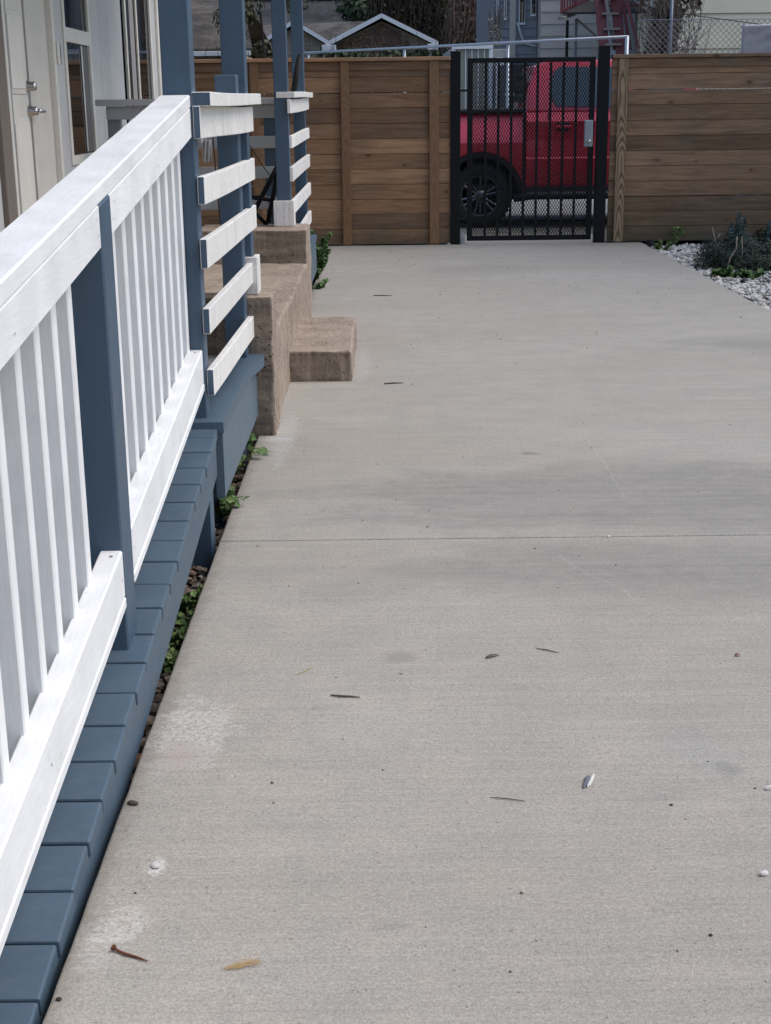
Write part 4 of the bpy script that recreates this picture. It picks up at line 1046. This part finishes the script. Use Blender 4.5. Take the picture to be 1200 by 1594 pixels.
# ------------------------------------------------------------------ beyond the fence
M_bark = plain('dark_bark_tree', (.05, .036, .03), .95, 0, .4, 12, .8)
def shingle(name, col):
    t = NT(name); w = t.coord(); v = t.coord((.7, 6, 6)); n1 = t.noise(w, .9, 6, .7); n2 = t.noise(v, 1.2, 4, .7); n3 = t.noise(w, 14, 4, .7)
    c = t.mix(t.mr(n1, .40, .60), col, tuple(x*.42 for x in col)); c = t.gain(c, n2, .6, 1.3); c = t.gain(c, n3, .5, 1.4)
    return t.done(c, .95, t.bump(n3, .6, .03))
M_roofA = shingle('weathered_shingle', (.135, .125, .115)); M_roofB = shingle('brown_shingle', (.135, .118, .102)); M_roofC = shingle('grey_shingle', (.062, .062, .066))
M_fascia = plain('white_fascia', (.74, .76, .78), .6); M_tan = plain('tan_siding', (.40, .33, .25), .8); M_gsid = plain('grey_lap_siding', (.46, .42, .385), .75); M_bsid = plain('blue_grey_lap_siding', (.22, .235, .265), .75)
def lap(parent, x0, x1, y, z0, z1, step, mat, name='lap_siding'):
    """overlapping weatherboards on a wall that faces the camera side"""
    bm = bmesh.new(); o = WL[parent.name]; z = z0
    while z < z1-.01:
        zt = min(z+step, z1)
        vv = [bm.verts.new(Vector(p)-o) for p in ((x0, y-.022, z), (x1, y-.022, z), (x1, y, zt), (x0, y, zt), (x0, y, z), (x1, y, z))]
        bm.faces.new((vv[0], vv[1], vv[2], vv[3])); bm.faces.new((vv[4], vv[5], vv[1], vv[0])); z = zt
    return tag(bmo(name, bm, mat, parent, o), kind='stuff')
def gable_house(name, x0, x1, yf, yb, ze, zp, label, side=.22, wallmat=None, roofmat=None, px=None):
    h = thing(name, ((x0+x1)/2, (yf+yb)/2, -.1), label, 'house'); o = WL[h.name]; xm = px if px is not None else (x0+x1)/2
    wm = wallmat or M_tan
    # gable front as a laid-up wall
    bm = bmesh.new(); vs = [Vector(p)-o for p in ((x0+side, yf, -.1), (x1-side, yf, -.1), (x1-side, yf, ze+.02), (xm, yf, zp-.15), (x0+side, yf, ze+.02))]
    b = [bm.verts.new(v) for v in vs]; bk = [bm.verts.new(v+Vector((0, yb-yf, 0))) for v in vs]
    bm.faces.new(b); bm.faces.new(bk[::-1])
    for i in range(5): bm.faces.new((b[i], bk[i], bk[(i+1) % 5], b[(i+1) % 5]))
    bmesh.ops.recalc_face_normals(bm, faces=bm.faces); bmo('wall', bm, wm, h, o)
    z = 1.6; k = 0
    bm = bmesh.new()
    while z < zp-.35:
        zz = max(z, ze); fx = 0 if z < ze else (z-ze)/(zp-.15-ze)
        a, c = x0+side+(xm-x0-side)*fx+.05, x1-side-(x1-side-xm)*fx-.05
        if c-a > .2: add_box(bm, Vector((a, yf-.028, z))-o, Vector((c, yf-.004, z+.015))-o, 0)
        z += .15
    tag(bmo('siding_lip', bm, wm, h, o), kind='stuff')
    for sgn, xe in ((1, x0), (-1, x1)):
        bm = bmesh.new(); d = Vector((xm-xe, 0, zp-ze)); 
        pts = [Vector((xe, yf-.35, ze)), Vector((xm, yf-.35, zp)), Vector((xm, yb, zp)), Vector((xe, yb, ze))]
        lo_ = [bm.verts.new(p-o) for p in pts]; hi_ = [bm.verts.new(p+Vector((0, 0, .07))-o) for p in pts]
        bm.faces.new(lo_); bm.faces.new(hi_[::-1])
        for i in range(4): bm.faces.new((lo_[i], hi_[i], hi_[(i+1) % 4], lo_[(i+1) % 4]))
        bmesh.ops.recalc_face_normals(bm, faces=bm.faces); bmo('roof', bm, roofmat or M_roofA, h, o)
        bm = bmesh.new(); pts = [Vector((xe-.02*sgn, yf-.40, ze-.09)), Vector((xm+.004*sgn, yf-.40, zp-.07)), Vector((xm+.004*sgn, yf-.40, zp+.075)), Vector((xe-.02*sgn, yf-.40, ze+.07))]
        lo_ = [bm.verts.new(p-o) for p in pts]; hi_ = [bm.verts.new(p+Vector((0, .045, 0))-o) for p in pts]
        bm.faces.new(lo_); bm.faces.new(hi_[::-1])
        for i in range(4): bm.faces.new((lo_[i], hi_[i], hi_[(i+1) % 4], lo_[(i+1) % 4]))
        bmesh.ops.recalc_face_normals(bm, faces=bm.faces); bmo('barge_board', bm, M_fascia, h, o)
        box('eave_return', (min(xe, xe+.34*sgn), yf-.41, ze-.20), (max(xe, xe+.34*sgn), yf-.02, ze-.005), M_fascia, h, .01)
    for xx in (x0+side-.03, x1-side-.13):
        box('corner_board', (xx, yf-.06, -.1), (xx+.16, yf-.031, ze-.21), M_fascia, h)
    return h
g1 = gable_house('gable_house', -1.80, 1.93, 50, 58, 3.30, 4.20, 'tan house with white gable trim, its front draped in red brown creeper')
gable_house('gable_house', -4.35, -1.72, 53, 60, 3.42, 4.20, 'second tan gable house just left of the creeper covered one', .18)
# wider roof behind both gables
bh = thing('long_house', (-.4, 62, -.1), 'long low grey roofed house behind the two gables', 'house'); o_ = WL[bh.name]
box('wall', (-5.6, 60.5, -.1), (3.2, 66, 3.3), M_tan, bh, 0)
def roofplane(parent, pts, mat, th=.08, name='roof'):
    o = WL[parent.name]; bm = bmesh.new(); P = [Vector(p) for p in pts]
    lo_ = [bm.verts.new(p-o) for p in P]; hi_ = [bm.verts.new(p+Vector((0, 0, th))-o) for p in P]; n = len(P)
    bm.faces.new(lo_); bm.faces.new(hi_[::-1])
    for i in range(n): bm.faces.new((lo_[i], hi_[i], hi_[(i+1) % n], lo_[(i+1) % n]))
    bmesh.ops.recalc_face_normals(bm, faces=bm.faces); return bmo(name, bm, mat, parent, o)
roofplane(bh, [(-5.8, 60, 3.3), (3.35, 60, 3.3), (2.2, 63, 4.75), (-5.8, 63, 4.55)], M_roofA)
roofplane(bh, [(-5.8, 66, 3.3), (3.35, 66, 3.3), (2.2, 63, 4.75), (-5.8, 63, 4.55)], M_roofA)
th_ = thing('tall_roof_house', (-3.0, 70, -.1), 'house with a tall dark roof and pale ridge behind the gables', 'house')
box('wall', (-6.4, 68, -.1), (-1.15, 74, 4.3), M_bsid, th_, 0)
roofplane(th_, [(-6.6, 67.6, 4.35), (-1.03, 67.6, 4.35), (-1.03, 71, 6.1), (-6.6, 71, 6.1)], M_roofC)
roofplane(th_, [(-6.6, 74.4, 4.35), (-1.03, 74.4, 4.35), (-1.03, 71, 6.1), (-6.6, 71, 6.1)], M_roofC)
box('verge_board', (-1.04, 67.55, 4.2), (-.98, 67.63, 6.1), M_fascia, th_)
box('ridge_vent', (-6.0, 70.8, 6.17), (.9, 71.1, 6.32), M_fascia, th_)
lh = thing('brown_roof_house', (-7.5, 44, -.1), 'low house with mossy brown roof and pale gutter seen between the posts', 'house')
box('wall', (-12.0, 41.0, -.1), (-3.7, 48, 2.7), M_tan, lh, 0)
roofplane(lh, [(-12.4, 40.2, 2.80), (-3.45, 40.2, 2.80), (-4.3, 45, 5.3), (-12.4, 45, 5.3)], M_roofB)
roofplane(lh, [(-12.4, 49.8, 2.80), (-3.45, 49.8, 2.80), (-4.3, 45, 5.3), (-12.4, 45, 5.3)], M_roofB)
box('gutter', (-12.4, 40.08, 2.68), (-3.5, 40.19, 2.80), M_fascia, lh, .01)
# grey two storey house
gh = thing('grey_siding_house', (5.5, 39, -.1), 'tall grey lap sided house with a blue grey side wall and white windows', 'house')
box('wall', (3.80, 35.03, -.1), (9.6, 44.0, 6.8), M_gsid, gh, 0)
lap(gh, 3.78, 9.6, 35.028, -.1, 6.8, .27, M_gsid)
# blue grey wing set back on the left, faces the camera obliquely
box('wing_wall', (2.72, 35.9, -.1), (3.79, 42.0, 6.8), M_bsid, gh, 0)
lap(gh, 2.70, 3.775, 35.898, -.1, 6.8, .20, M_bsid)
box('corner_board', (3.12, 35.84, -.1), (3.27, 35.87, 6.8), M_gsid, gh)
for (a, b, z0) in ((2.80, 2.86, 3.17), (2.98, 3.05, 3.28), (3.34, 3.49, 3.17), (3.62, 3.75, 3.36)):
    wdw = box('window', (a, 35.83, z0), (b, 35.872, 5.4), M_fascia, gh)
    box('pane', (a+.02, 35.81, z0+.06), (b-.02, 35.828, 5.3), M_glass, wdw, 0)
tubes('service_cable', [[(3.30, 35.80, 3.22), (3.36, 35.80, 3.05), (3.42, 35.80, 2.86), (3.52, 35.80, 2.74), (3.68, 35.80, 2.69), (3.78, 35.80, 2.68)]], .022, plain('white_cable', (.6, .62, .64), .6), gh, 6)
# maroon timber stair and balcony
M_mar = plain('maroon_timber', (.15, .04, .048), .7); M_gtim = plain('grey_timber', (.28, .25, .23), .85)
st = thing('balcony_stair', (4.6, 31, -.1), 'maroon railed timber balcony and stair on thin posts', 'balcony')
OS = WL[st.name]
def stick(name, a, b, w, mat, parent, h=None):
    a, b = Vector(a), Vector(b); d = b-a; q = d.to_track_quat('Z', 'X').to_matrix(); bm = bmesh.new()
    add_box(bm, (-w/2, -(h or w)/2, -d.length/2), (w/2, (h or w)/2, d.length/2), .004)
    for v in bm.verts: v.co = q @ v.co
    return bmo(name, bm, mat, parent, (a+b)/2)
stick('edge_beam', (3.60, 29.6, 2.97), (4.36, 31.4, 3.28), .06, M_gtim, st, .14)
roofplane(st, [(3.62, 29.7, 3.05), (4.36, 31.3, 3.36), (5.3, 31.3, 3.36), (5.3, 29.7, 3.05)], plain('dark_deck_boards', (.04, .035, .032), .9), .04, 'deck')  # deck coloured darker than the grey timber, so its underside reads dark
stick('top_rail', (3.60, 29.6, 3.95), (4.36, 31.4, 4.25), .06, M_mar, st)
stick('bottom_rail', (3.60, 29.6, 3.12), (4.36, 31.4, 3.43), .05, M_mar, st)
for k in range(11):
    u = k/10; x, y, z = 3.60+.76*u, 29.6+1.8*u, 3.05+.31*u
    stick('spindle', (x, y-.04, z), (x, y-.04, z+.95), .055 if k % 5 == 0 else .035, M_mar, st)
for k in range(9):
    x = 4.45+.1*k; stick('spindle', (x, 29.9, 3.28), (x, 29.9, 4.1), .035, M_mar, st)
stick('beam', (4.42, 29.9, 3.22), (5.30, 29.9, 3.22), .05, M_mar, st, .12)
for (x, y, z1) in ((3.76, 29.9, 2.95), (3.99, 30.3, 3.0), (5.15, 29.95, 3.1)):
    stick('post', (x, y, -.1), (x, y, z1), .055, M_black if x < 3.8 else M_bsid, st)
stick('brace', (3.99, 30.2, 2.98), (4.45, 30.2, 2.60), .04, M_gtim, st)
for dx in (0, .32):
    stick('stringer', (4.32+dx, 29.5, 3.40), (4.56+dx, 28.2, .0), .05, M_mar, st, .2)
    stick('stringer_post', (4.40+dx, 29.3, 3.45), (4.62+dx, 29.3, 2.35), .06, M_mar if dx else M_gtim, st)
for k in range(12):
    u = k/11; box('tread', (4.34+.24*u, 29.5-1.3*u-.12, 3.30-3.2*u), (4.66+.24*u, 29.5-1.3*u+.12, 3.34-3.2*u), M_gtim, st)
stick('hand_rail', (4.72, 29.2, 3.6), (5.02, 28.6, 2.2), .05, M_mar, st)
# pale blue tarp wall and bins behind the gate post
tag(box('metal_shed', (5.1, 32.0, -.1), (6.6, 34.0, 3.9), plain('pale_blue_metal', (.30, .34, .38), .6), None, .02), 'pale blue grey shed wall behind the leaning trunk', 'shed')
tag(box('utility_cabinet', (4.14, 26.0, -.1), (4.36, 26.3, 2.16), plain('pale_cabinet', (.42, .43, .42), .6), None, .02), 'narrow pale box behind the top of the gate', 'box')
# cream building
cb = thing('cream_building', (8.5, 33, -.1), 'plain cream rendered building behind the chain link fence', 'building')
t_ = NT('cream_render'); w_ = t_.coord(); n_ = t_.noise(w_, 1.3, 5, .6)
M_cr = t_.done(t_.gain(t_.mix(0.0, (.78, .72, .56), (.78, .72, .56)), n_, .88, 1.08), .85, t_.bump(n_, .1, .01))
box('wall', (5.52, 28.0, -.1), (13, 38, 5.0), M_cr, cb, .02)
box('lap_joint', (5.53, 27.985, 2.93), (13, 27.996, 2.945), plain('joint_shadow_strip', (.2, .19, .15), .9), cb, 0)
box('lap_joint', (5.53, 27.985, 2.30), (13, 27.996, 2.315), plain('joint_shadow_strip', (.2, .19, .15), .9), cb, 0)
box('coping', (5.40, 27.9, 5.0), (13.1, 38.1, 5.12), M_fascia, cb)
# pale shed with white framed grid door seen past the hinge post
ps = thing('pale_garage', (1.85, 29, -.1), 'pale garage front with white framed grid door behind the truck bed', 'garage')
box('wall', (1.31, 28.25, -.1), (2.45, 31, 2.36), plain('pale_grey_wall', (.30, .30, .295), .8), ps, .01)
for a in (1.36, 2.07): box('door_frame', (a, 28.18, -.1), (a+.07, 28.24, 2.36), M_fascia, ps)
box('door_frame', (1.36, 28.17, 2.365), (2.14, 28.24, 2.43), M_fascia, ps)
for k in range(5): box('glazing_bar', (1.50+.12*k, 28.20, -.1), (1.515+.12*k, 28.235, 2.36), M_fascia, ps, 0)
box('door_panel', (1.431, 28.236, -.1), (2.069, 28.249, 2.36), plain('yellow_grey_panel', (.33, .32, .27), .7), ps, 0)
box('column', (2.20, 28.05, -.1), (2.34, 28.2, 2.2), plain('white_column_paint', (.75, .77, .8), .5), ps, .01)
box('dark_opening', (2.345, 28.20, -.1), (2.70, 28.245, 2.2), plain('dark_opening_paint', (.02, .022, .028), .6), ps, 0)
trl = thing('black_trailer', (3.0, 26.9, -.1), 'black enclosed trailer parked beyond the truck bed', 'trailer')
box('box_body', (2.22, 26.4, .35), (4.0, 27.6, 2.05), plain('dark_trailer_paint', (.018, .02, .028), .35), trl, .03, 2)
box('belt_trim', (2.23, 26.385, 1.5), (3.99, 26.398, 1.54), M_galv, trl)
for x in (2.7, 3.3):
    bm = bmesh.new(); lathe(bm, [(.0, -.1), (.30, -.1), (.33, -.06), (.33, .06), (.30, .1), (0, .1)], 24, 'y'); bmo('wheel', bm, M_rub, trl, (x, 26.5, .29))
# steel rail of the chain link fence across the street
cr = thing('chain_link_fence', (1.0, 22.8, -.05), 'galvanised chain link fence with a top rail running beyond the truck', 'fence')
pa, pb = Vector((-1.32, 25.4, 2.235)), Vector((3.425, 20.62, 2.235))
tubes('top_rail', [[pa, pb]], .021, plain('bright_galvanised_pipe', (.40, .44, .48), .4, .5), cr, 10)
tubes('post', [[(3.425, 20.62, -.05), (3.425, 20.62, 2.25)]], .028, plain('bright_galvanised_pipe', (.40, .44, .48), .4, .5), cr, 10)
for u in (.02, .36, .68):
    p = pa.lerp(pb, u); tubes('post', [[(p.x, p.y, -.05), (p.x, p.y, 2.21)]], .024, plain('bright_galvanised_pipe', (.40, .44, .48), .4, .5), cr, 8)
f2 = thing('chain_link_fence', (4.6, 20.1, -.05), 'tall chain link fence panel in front of the cream building', 'fence')
lattice(3.50, 8.2, -.05, 2.43, .078, .078, .0036, 20.1, 'wire_mesh', plain('dull_wire', (.22, .225, .23), .5, .4), f2)
for x in (3.93, 6.1, 8.2): tubes('post', [[(x, 20.13, -.05), (x, 20.13, 3.1 if x < 4 else 2.5)]], .022, plain('dull_post', (.16, .19, .23), .5, .4), f2, 8)
tubes('tension_wire', [[(3.5, 20.1, 2.43), (5.8, 20.1, 2.42), (8.2, 20.1, 2.43)]], .004, M_galv, f2, 4)
tubes('tension_wire', [[(3.95, 20.1, 2.52), (4.5, 20.1, 2.44), (5.3, 20.1, 2.33)]], .006, M_twig, f2, 4)
sg = thing('silver_sheet', (5.4, 20.0, 2.1), 'crumpled pale silver panel wired to the chain link fence', 'panel')
def crum():
    vs, fs = [], []; n, m = 34, 14
    from mathutils import noise as mn
    for i in range(n+1):
        for j in range(m+1):
            x = 4.87+i*.04; z = 1.88+j*.0335; d = mn.noise(Vector((x*7, z*7, 0)))*.010+mn.noise(Vector((x*16, z*15, 3)))*.006
            vs.append(tuple(Vector((x, 20.03+d, z))-WL[sg.name]))
    for i in range(n):
        for j in range(m): a = i*(m+1)+j; fs.append((a, a+m+1, a+m+2, a+1))
    return vs, fs
vs, fs = crum(); o = pyd('sheet', vs, fs, plain('crumpled_foil', (.36, .38, .42), .4, .5), sg, WL[sg.name], True); o.modifiers.new('t', 'SOLIDIFY').thickness = .003

# ------------------------------------------------------------------ trees, creepers
random.seed(23)
def tree(x, y, h, r, label, leafcol, n=5200, size=.16, trunk_r=.16, bare=.0, group='trees behind the far houses', zc=None, name='tree', lo=.2):
    t = thing(name, (x, y, -.1), label, 'tree', group); o = WL[t.name]
    bm = bmesh.new(); tube(bm, [(0, 0, 0), (.1, .05, h*.3), (-.05, .1, h*.62), (.1, 0, h*.9)], [trunk_r, trunk_r*.75, trunk_r*.5, trunk_r*.15], 8)
    limbs = []
    for k in range(22):
        z0 = h*random.uniform(lo+.05, .85); a = random.uniform(0, 6.28); L = r*random.uniform(.5, 1)
        e = Vector((L*math.cos(a), L*math.sin(a), z0+h*random.uniform(.05, .25))); limbs.append(e)
        tube(bm, [(0, 0, z0), (e.x*.5, e.y*.5, z0+(e.z-z0)*.65), e], [trunk_r*.35, trunk_r*.2, .015], 5)
    bmo('trunk', bm, M_bark, t, o)
    cl = [(e+rv()*r*.15, random.uniform(.22, .42)*r) for e in limbs]+[(Vector((random.uniform(-.6, .6)*r, random.uniform(-.6, .6)*r, h*random.uniform(lo, .95))), random.uniform(.25, .45)*r) for _ in range(16)]
    def fn(i):
        c, rr = random.choice(cl); v = rv()
        return o+c+Vector((v.x, v.y, v.z*.8))*rr, v+Vector((0, 0, .5))
    leaf_mass('crown', n, fn, size, isl(label[:20].replace(' ', '_')+'_leaf', leafcol, .7), t, o, 1.5)
    return t
DK = [(.025, .040, .020), (.05, .075, .034), (.085, .115, .055), (.035, .048, .028)]
OL = [(.07, .08, .04), (.115, .115, .06), (.05, .055, .034), (.14, .145, .085)]
BR = [(.15, .10, .075), (.22, .15, .11), (.045, .035, .028), (.09, .07, .05)]
tree(-7.4, 39.0, 7.2, 2.8, 'dark evergreen overhanging the brown roof left of the first porch post', DK, 12000, .09, lo=.58)
tree(-2.9, 36.5, 6.8, 1.5, 'olive green tree in front of the brown roof between two porch posts', OL, 9000, .075, lo=.50, trunk_r=.05)
tree(-8.5, 64, 9, 4.0, 'far dark tree leftmost behind the roofs', DK, 5000, .28)
tree(-2.5, 78, 9, 4.6, 'far dark tree behind the tall dark roof', DK, 5000, .3)
tree(2.2, 76, 9.5, 4.4, 'far olive tree behind the creeper covered gable', OL, 5000, .3)
tree(.8, 66, 7.0, 2.6, 'dark bushy tree just behind the long grey roof', DK, 6500, .18)
tree(4.6, 68, 9.5, 4.0, 'far brown winter tree behind the creeper thicket', BR, 5000, .26)
tree(8.5, 66, 10, 5.0, 'far dark tree behind the grey house', DK, 5000, .3)
tree(14.5, 60, 10, 5.0, 'far dark tree behind the cream building', DK, 5000, .3)
tree(-13.5, 66, 10, 5.0, 'far dark tree at the left behind the porch', DK, 5000, .3)
tree(-3.3, 44.0, 3.1, .9, 'small olive shrub by the second gable between posts', OL, 2600, .09, .05, name='shrub')
tree(8.6, 14.6, 8.5, 3.2, 'big shade tree standing right of the stone bed', OL, 9000, .16, .2, lo=.42, group=None)  # tree added outside the view to shade the far slab and right fence
# leaning trunk with shaggy bark right of the stair
lt = thing('leaning_tree', (4.72, 26.0, -.1), 'dark shaggy trunk leaning in front of the pale shed', 'tree'); o_ = WL[lt.name]
bm = bmesh.new(); tube(bm, [(-.28, 0, 0), (.05, 0, 1.8), (.22, 0, 2.5), (.30, 0, 3.2), (.32, 0, 5)], [.34, .24, .20, .16, .12], 12)
for v in bm.verts: v.co += rv()*.03
bmo('trunk', bm, plain('shaggy_bark', (.040, .024, .022), .95, 0, .5, 9, .9), lt, o_)
def fn(i):
    z = random.uniform(.8, 5); cx = -.28+.6*min(1, z/3.0); a = random.uniform(0, 6.28); rr = .24 if z < 3 else .5
    return o_+Vector((cx+rr*math.cos(a), rr*math.sin(a), z)), rv()
leaf_mass('bark_tufts', 2600, fn, .055, isl('trunk_ivy', [(.035, .022, .02), (.07, .04, .035), (.05, .045, .03), (.02, .015, .014)], .8), lt, o_, 2.6)
# bare brush tangle below the balcony
def tangle(name, x0, x1, y0, y1, z0, z1, n, label, mat, r=.012, L=.8, leaves=0, lmat=None, cat='bush', hang=False, group=None):
    t = thing(name, ((x0+x1)/2, (y0+y1)/2, z0), label, cat, group); o = WL[t.name]; bm = bmesh.new()
    for k in range(n):
        p = Vector((random.uniform(x0, x1), random.uniform(y0, y1), random.uniform(z0, z1))); d = rv()
        d = Vector((d.x*.22, d.y*.15, -abs(d.z)-.4)) if hang else Vector((d.x*.5, d.y*.3, abs(d.z)+.35)); d = d.normalized()*L*random.uniform(.5, 1.2)
        q = p+d*.5+rv()*L*.1; tube(bm, [p-o, q-o, p+d-o], [r, r*.8, r*.4], 3, False)
    tag(bmo('twigs', bm, mat, t, o), kind='stuff')
    if leaves:
        def fn(i): return Vector((random.uniform(x0, x1), random.uniform(y0, y1), random.uniform(z0, z1))), rv()+Vector((0, -.6, 0))
        tag(leaf_mass('leaves', leaves, fn, .09 if y0 > 40 else .035, lmat, t, o, 1.8), kind='stuff')
    return t
M_vine = isl('dead_vine', [(.20, .115, .09), (.28, .18, .14), (.11, .07, .058), (.34, .25, .19)], .9)
M_vleaf = isl('red_brown_leaf', [(.24, .11, .08), (.16, .10, .075), (.30, .20, .14), (.09, .07, .055), (.13, .13, .08)], .85)
tangle('creeper_thicket', 2.5, 5.2, 50, 53, 1.5, 7.0, 2600, 'tall hanging mass of red brown dead creeper left of the grey house', M_vine, .017, 1.3, 9000, M_vleaf, 'creeper', True)
tangle('creeper_thicket', -.5, 2.8, 60.0, 61.0, 3.6, 6.2, 900, 'dark creeper over the long roof between gable and thicket', isl('dark_vine', [(.04, .03, .025), (.07, .05, .04), (.03, .035, .02)], .9), .02, 1.2, 3500, isl('dark_creeper_leaf', [(.03, .04, .02), (.05, .05, .03), (.07, .05, .035)], .8), 'creeper', True)
# creeper on the gable front, thinner to the right
gv = thing('wall_creeper', (-.3, 49.9, 1.5), 'red brown dead creeper clinging to the tan gable wall', 'creeper'); o_ = WL[gv.name]
def fn(i):
    from mathutils import noise as mn
    while True:
        x = random.uniform(-1.45, 1.3); z = random.uniform(2.3, 3.95); top = 3.30+(1-abs(x-.06)/1.8)*.78
        if z > top-.14: continue
        if mn.noise(Vector((x*2.4, z*.9, 0)))+(.28 if x < .7 else -.25)+(z-3.0)*.35 > .0+random.uniform(-.12, .12): return Vector((x, 49.90+random.uniform(-.04, .04), z)), Vector((random.uniform(-.5, .5), -1, random.uniform(-.3, .6)))
leaf_mass('leaves', 6500, fn, .05, M_vleaf, gv, o_, 1.7)
tangle('brush_tangle', 4.3, 5.3, 24.5, 25.4, 1.2, 2.9, 260, 'bare brown brush tangled under the balcony stair', plain('bare_brush', (.11, .085, .07), .9), .007, .7, 500, isl('dull_leaf', [(.06, .055, .04), (.09, .075, .055), (.04, .04, .03)], .8))
tangle('brush_tangle', 2.50, 2.78, 33.8, 34.4, 2.6, 3.25, 60, 'small blossoming bush against the blue grey wall', plain('bare_brush', (.11, .085, .07), .9), .007, .4, 160, isl('pale_blossom', [(.5, .5, .48), (.3, .28, .22), (.12, .10, .06)], .7))
tangle('dark_hedge', -1.9, 3.0, 44, 45, -.1, 2.9, 300, 'dark hedge line under the creeper covered gable', M_bark, .012, .6, 6000, isl('dark_hedge_leaf', DK, .7), 'hedge')
tangle('dark_hedge', -4.9, -1.9, 39.5, 40, -.1, 2.55, 200, 'dark hedge between the brown roof and the gables', M_bark, .012, .6, 3500, isl('dark_hedge_leaf', DK, .7), 'hedge')
# far wood closing the view
w = Vector((0, 90, 0))
def fn(i): return Vector((random.uniform(-45, 45), random.uniform(84, 92), random.uniform(-.1, 12)**1.0)), rv()+Vector((0, -.6, .3))
tag(leaf_mass('far_wood', 26000, fn, .9, isl('far_wood_leaf', [(.02, .028, .016), (.04, .045, .028), (.055, .05, .036), (.03, .03, .024)], .9), None, w), 'mass of dark winter wood closing the view behind all the houses', None, None, 'stuff')
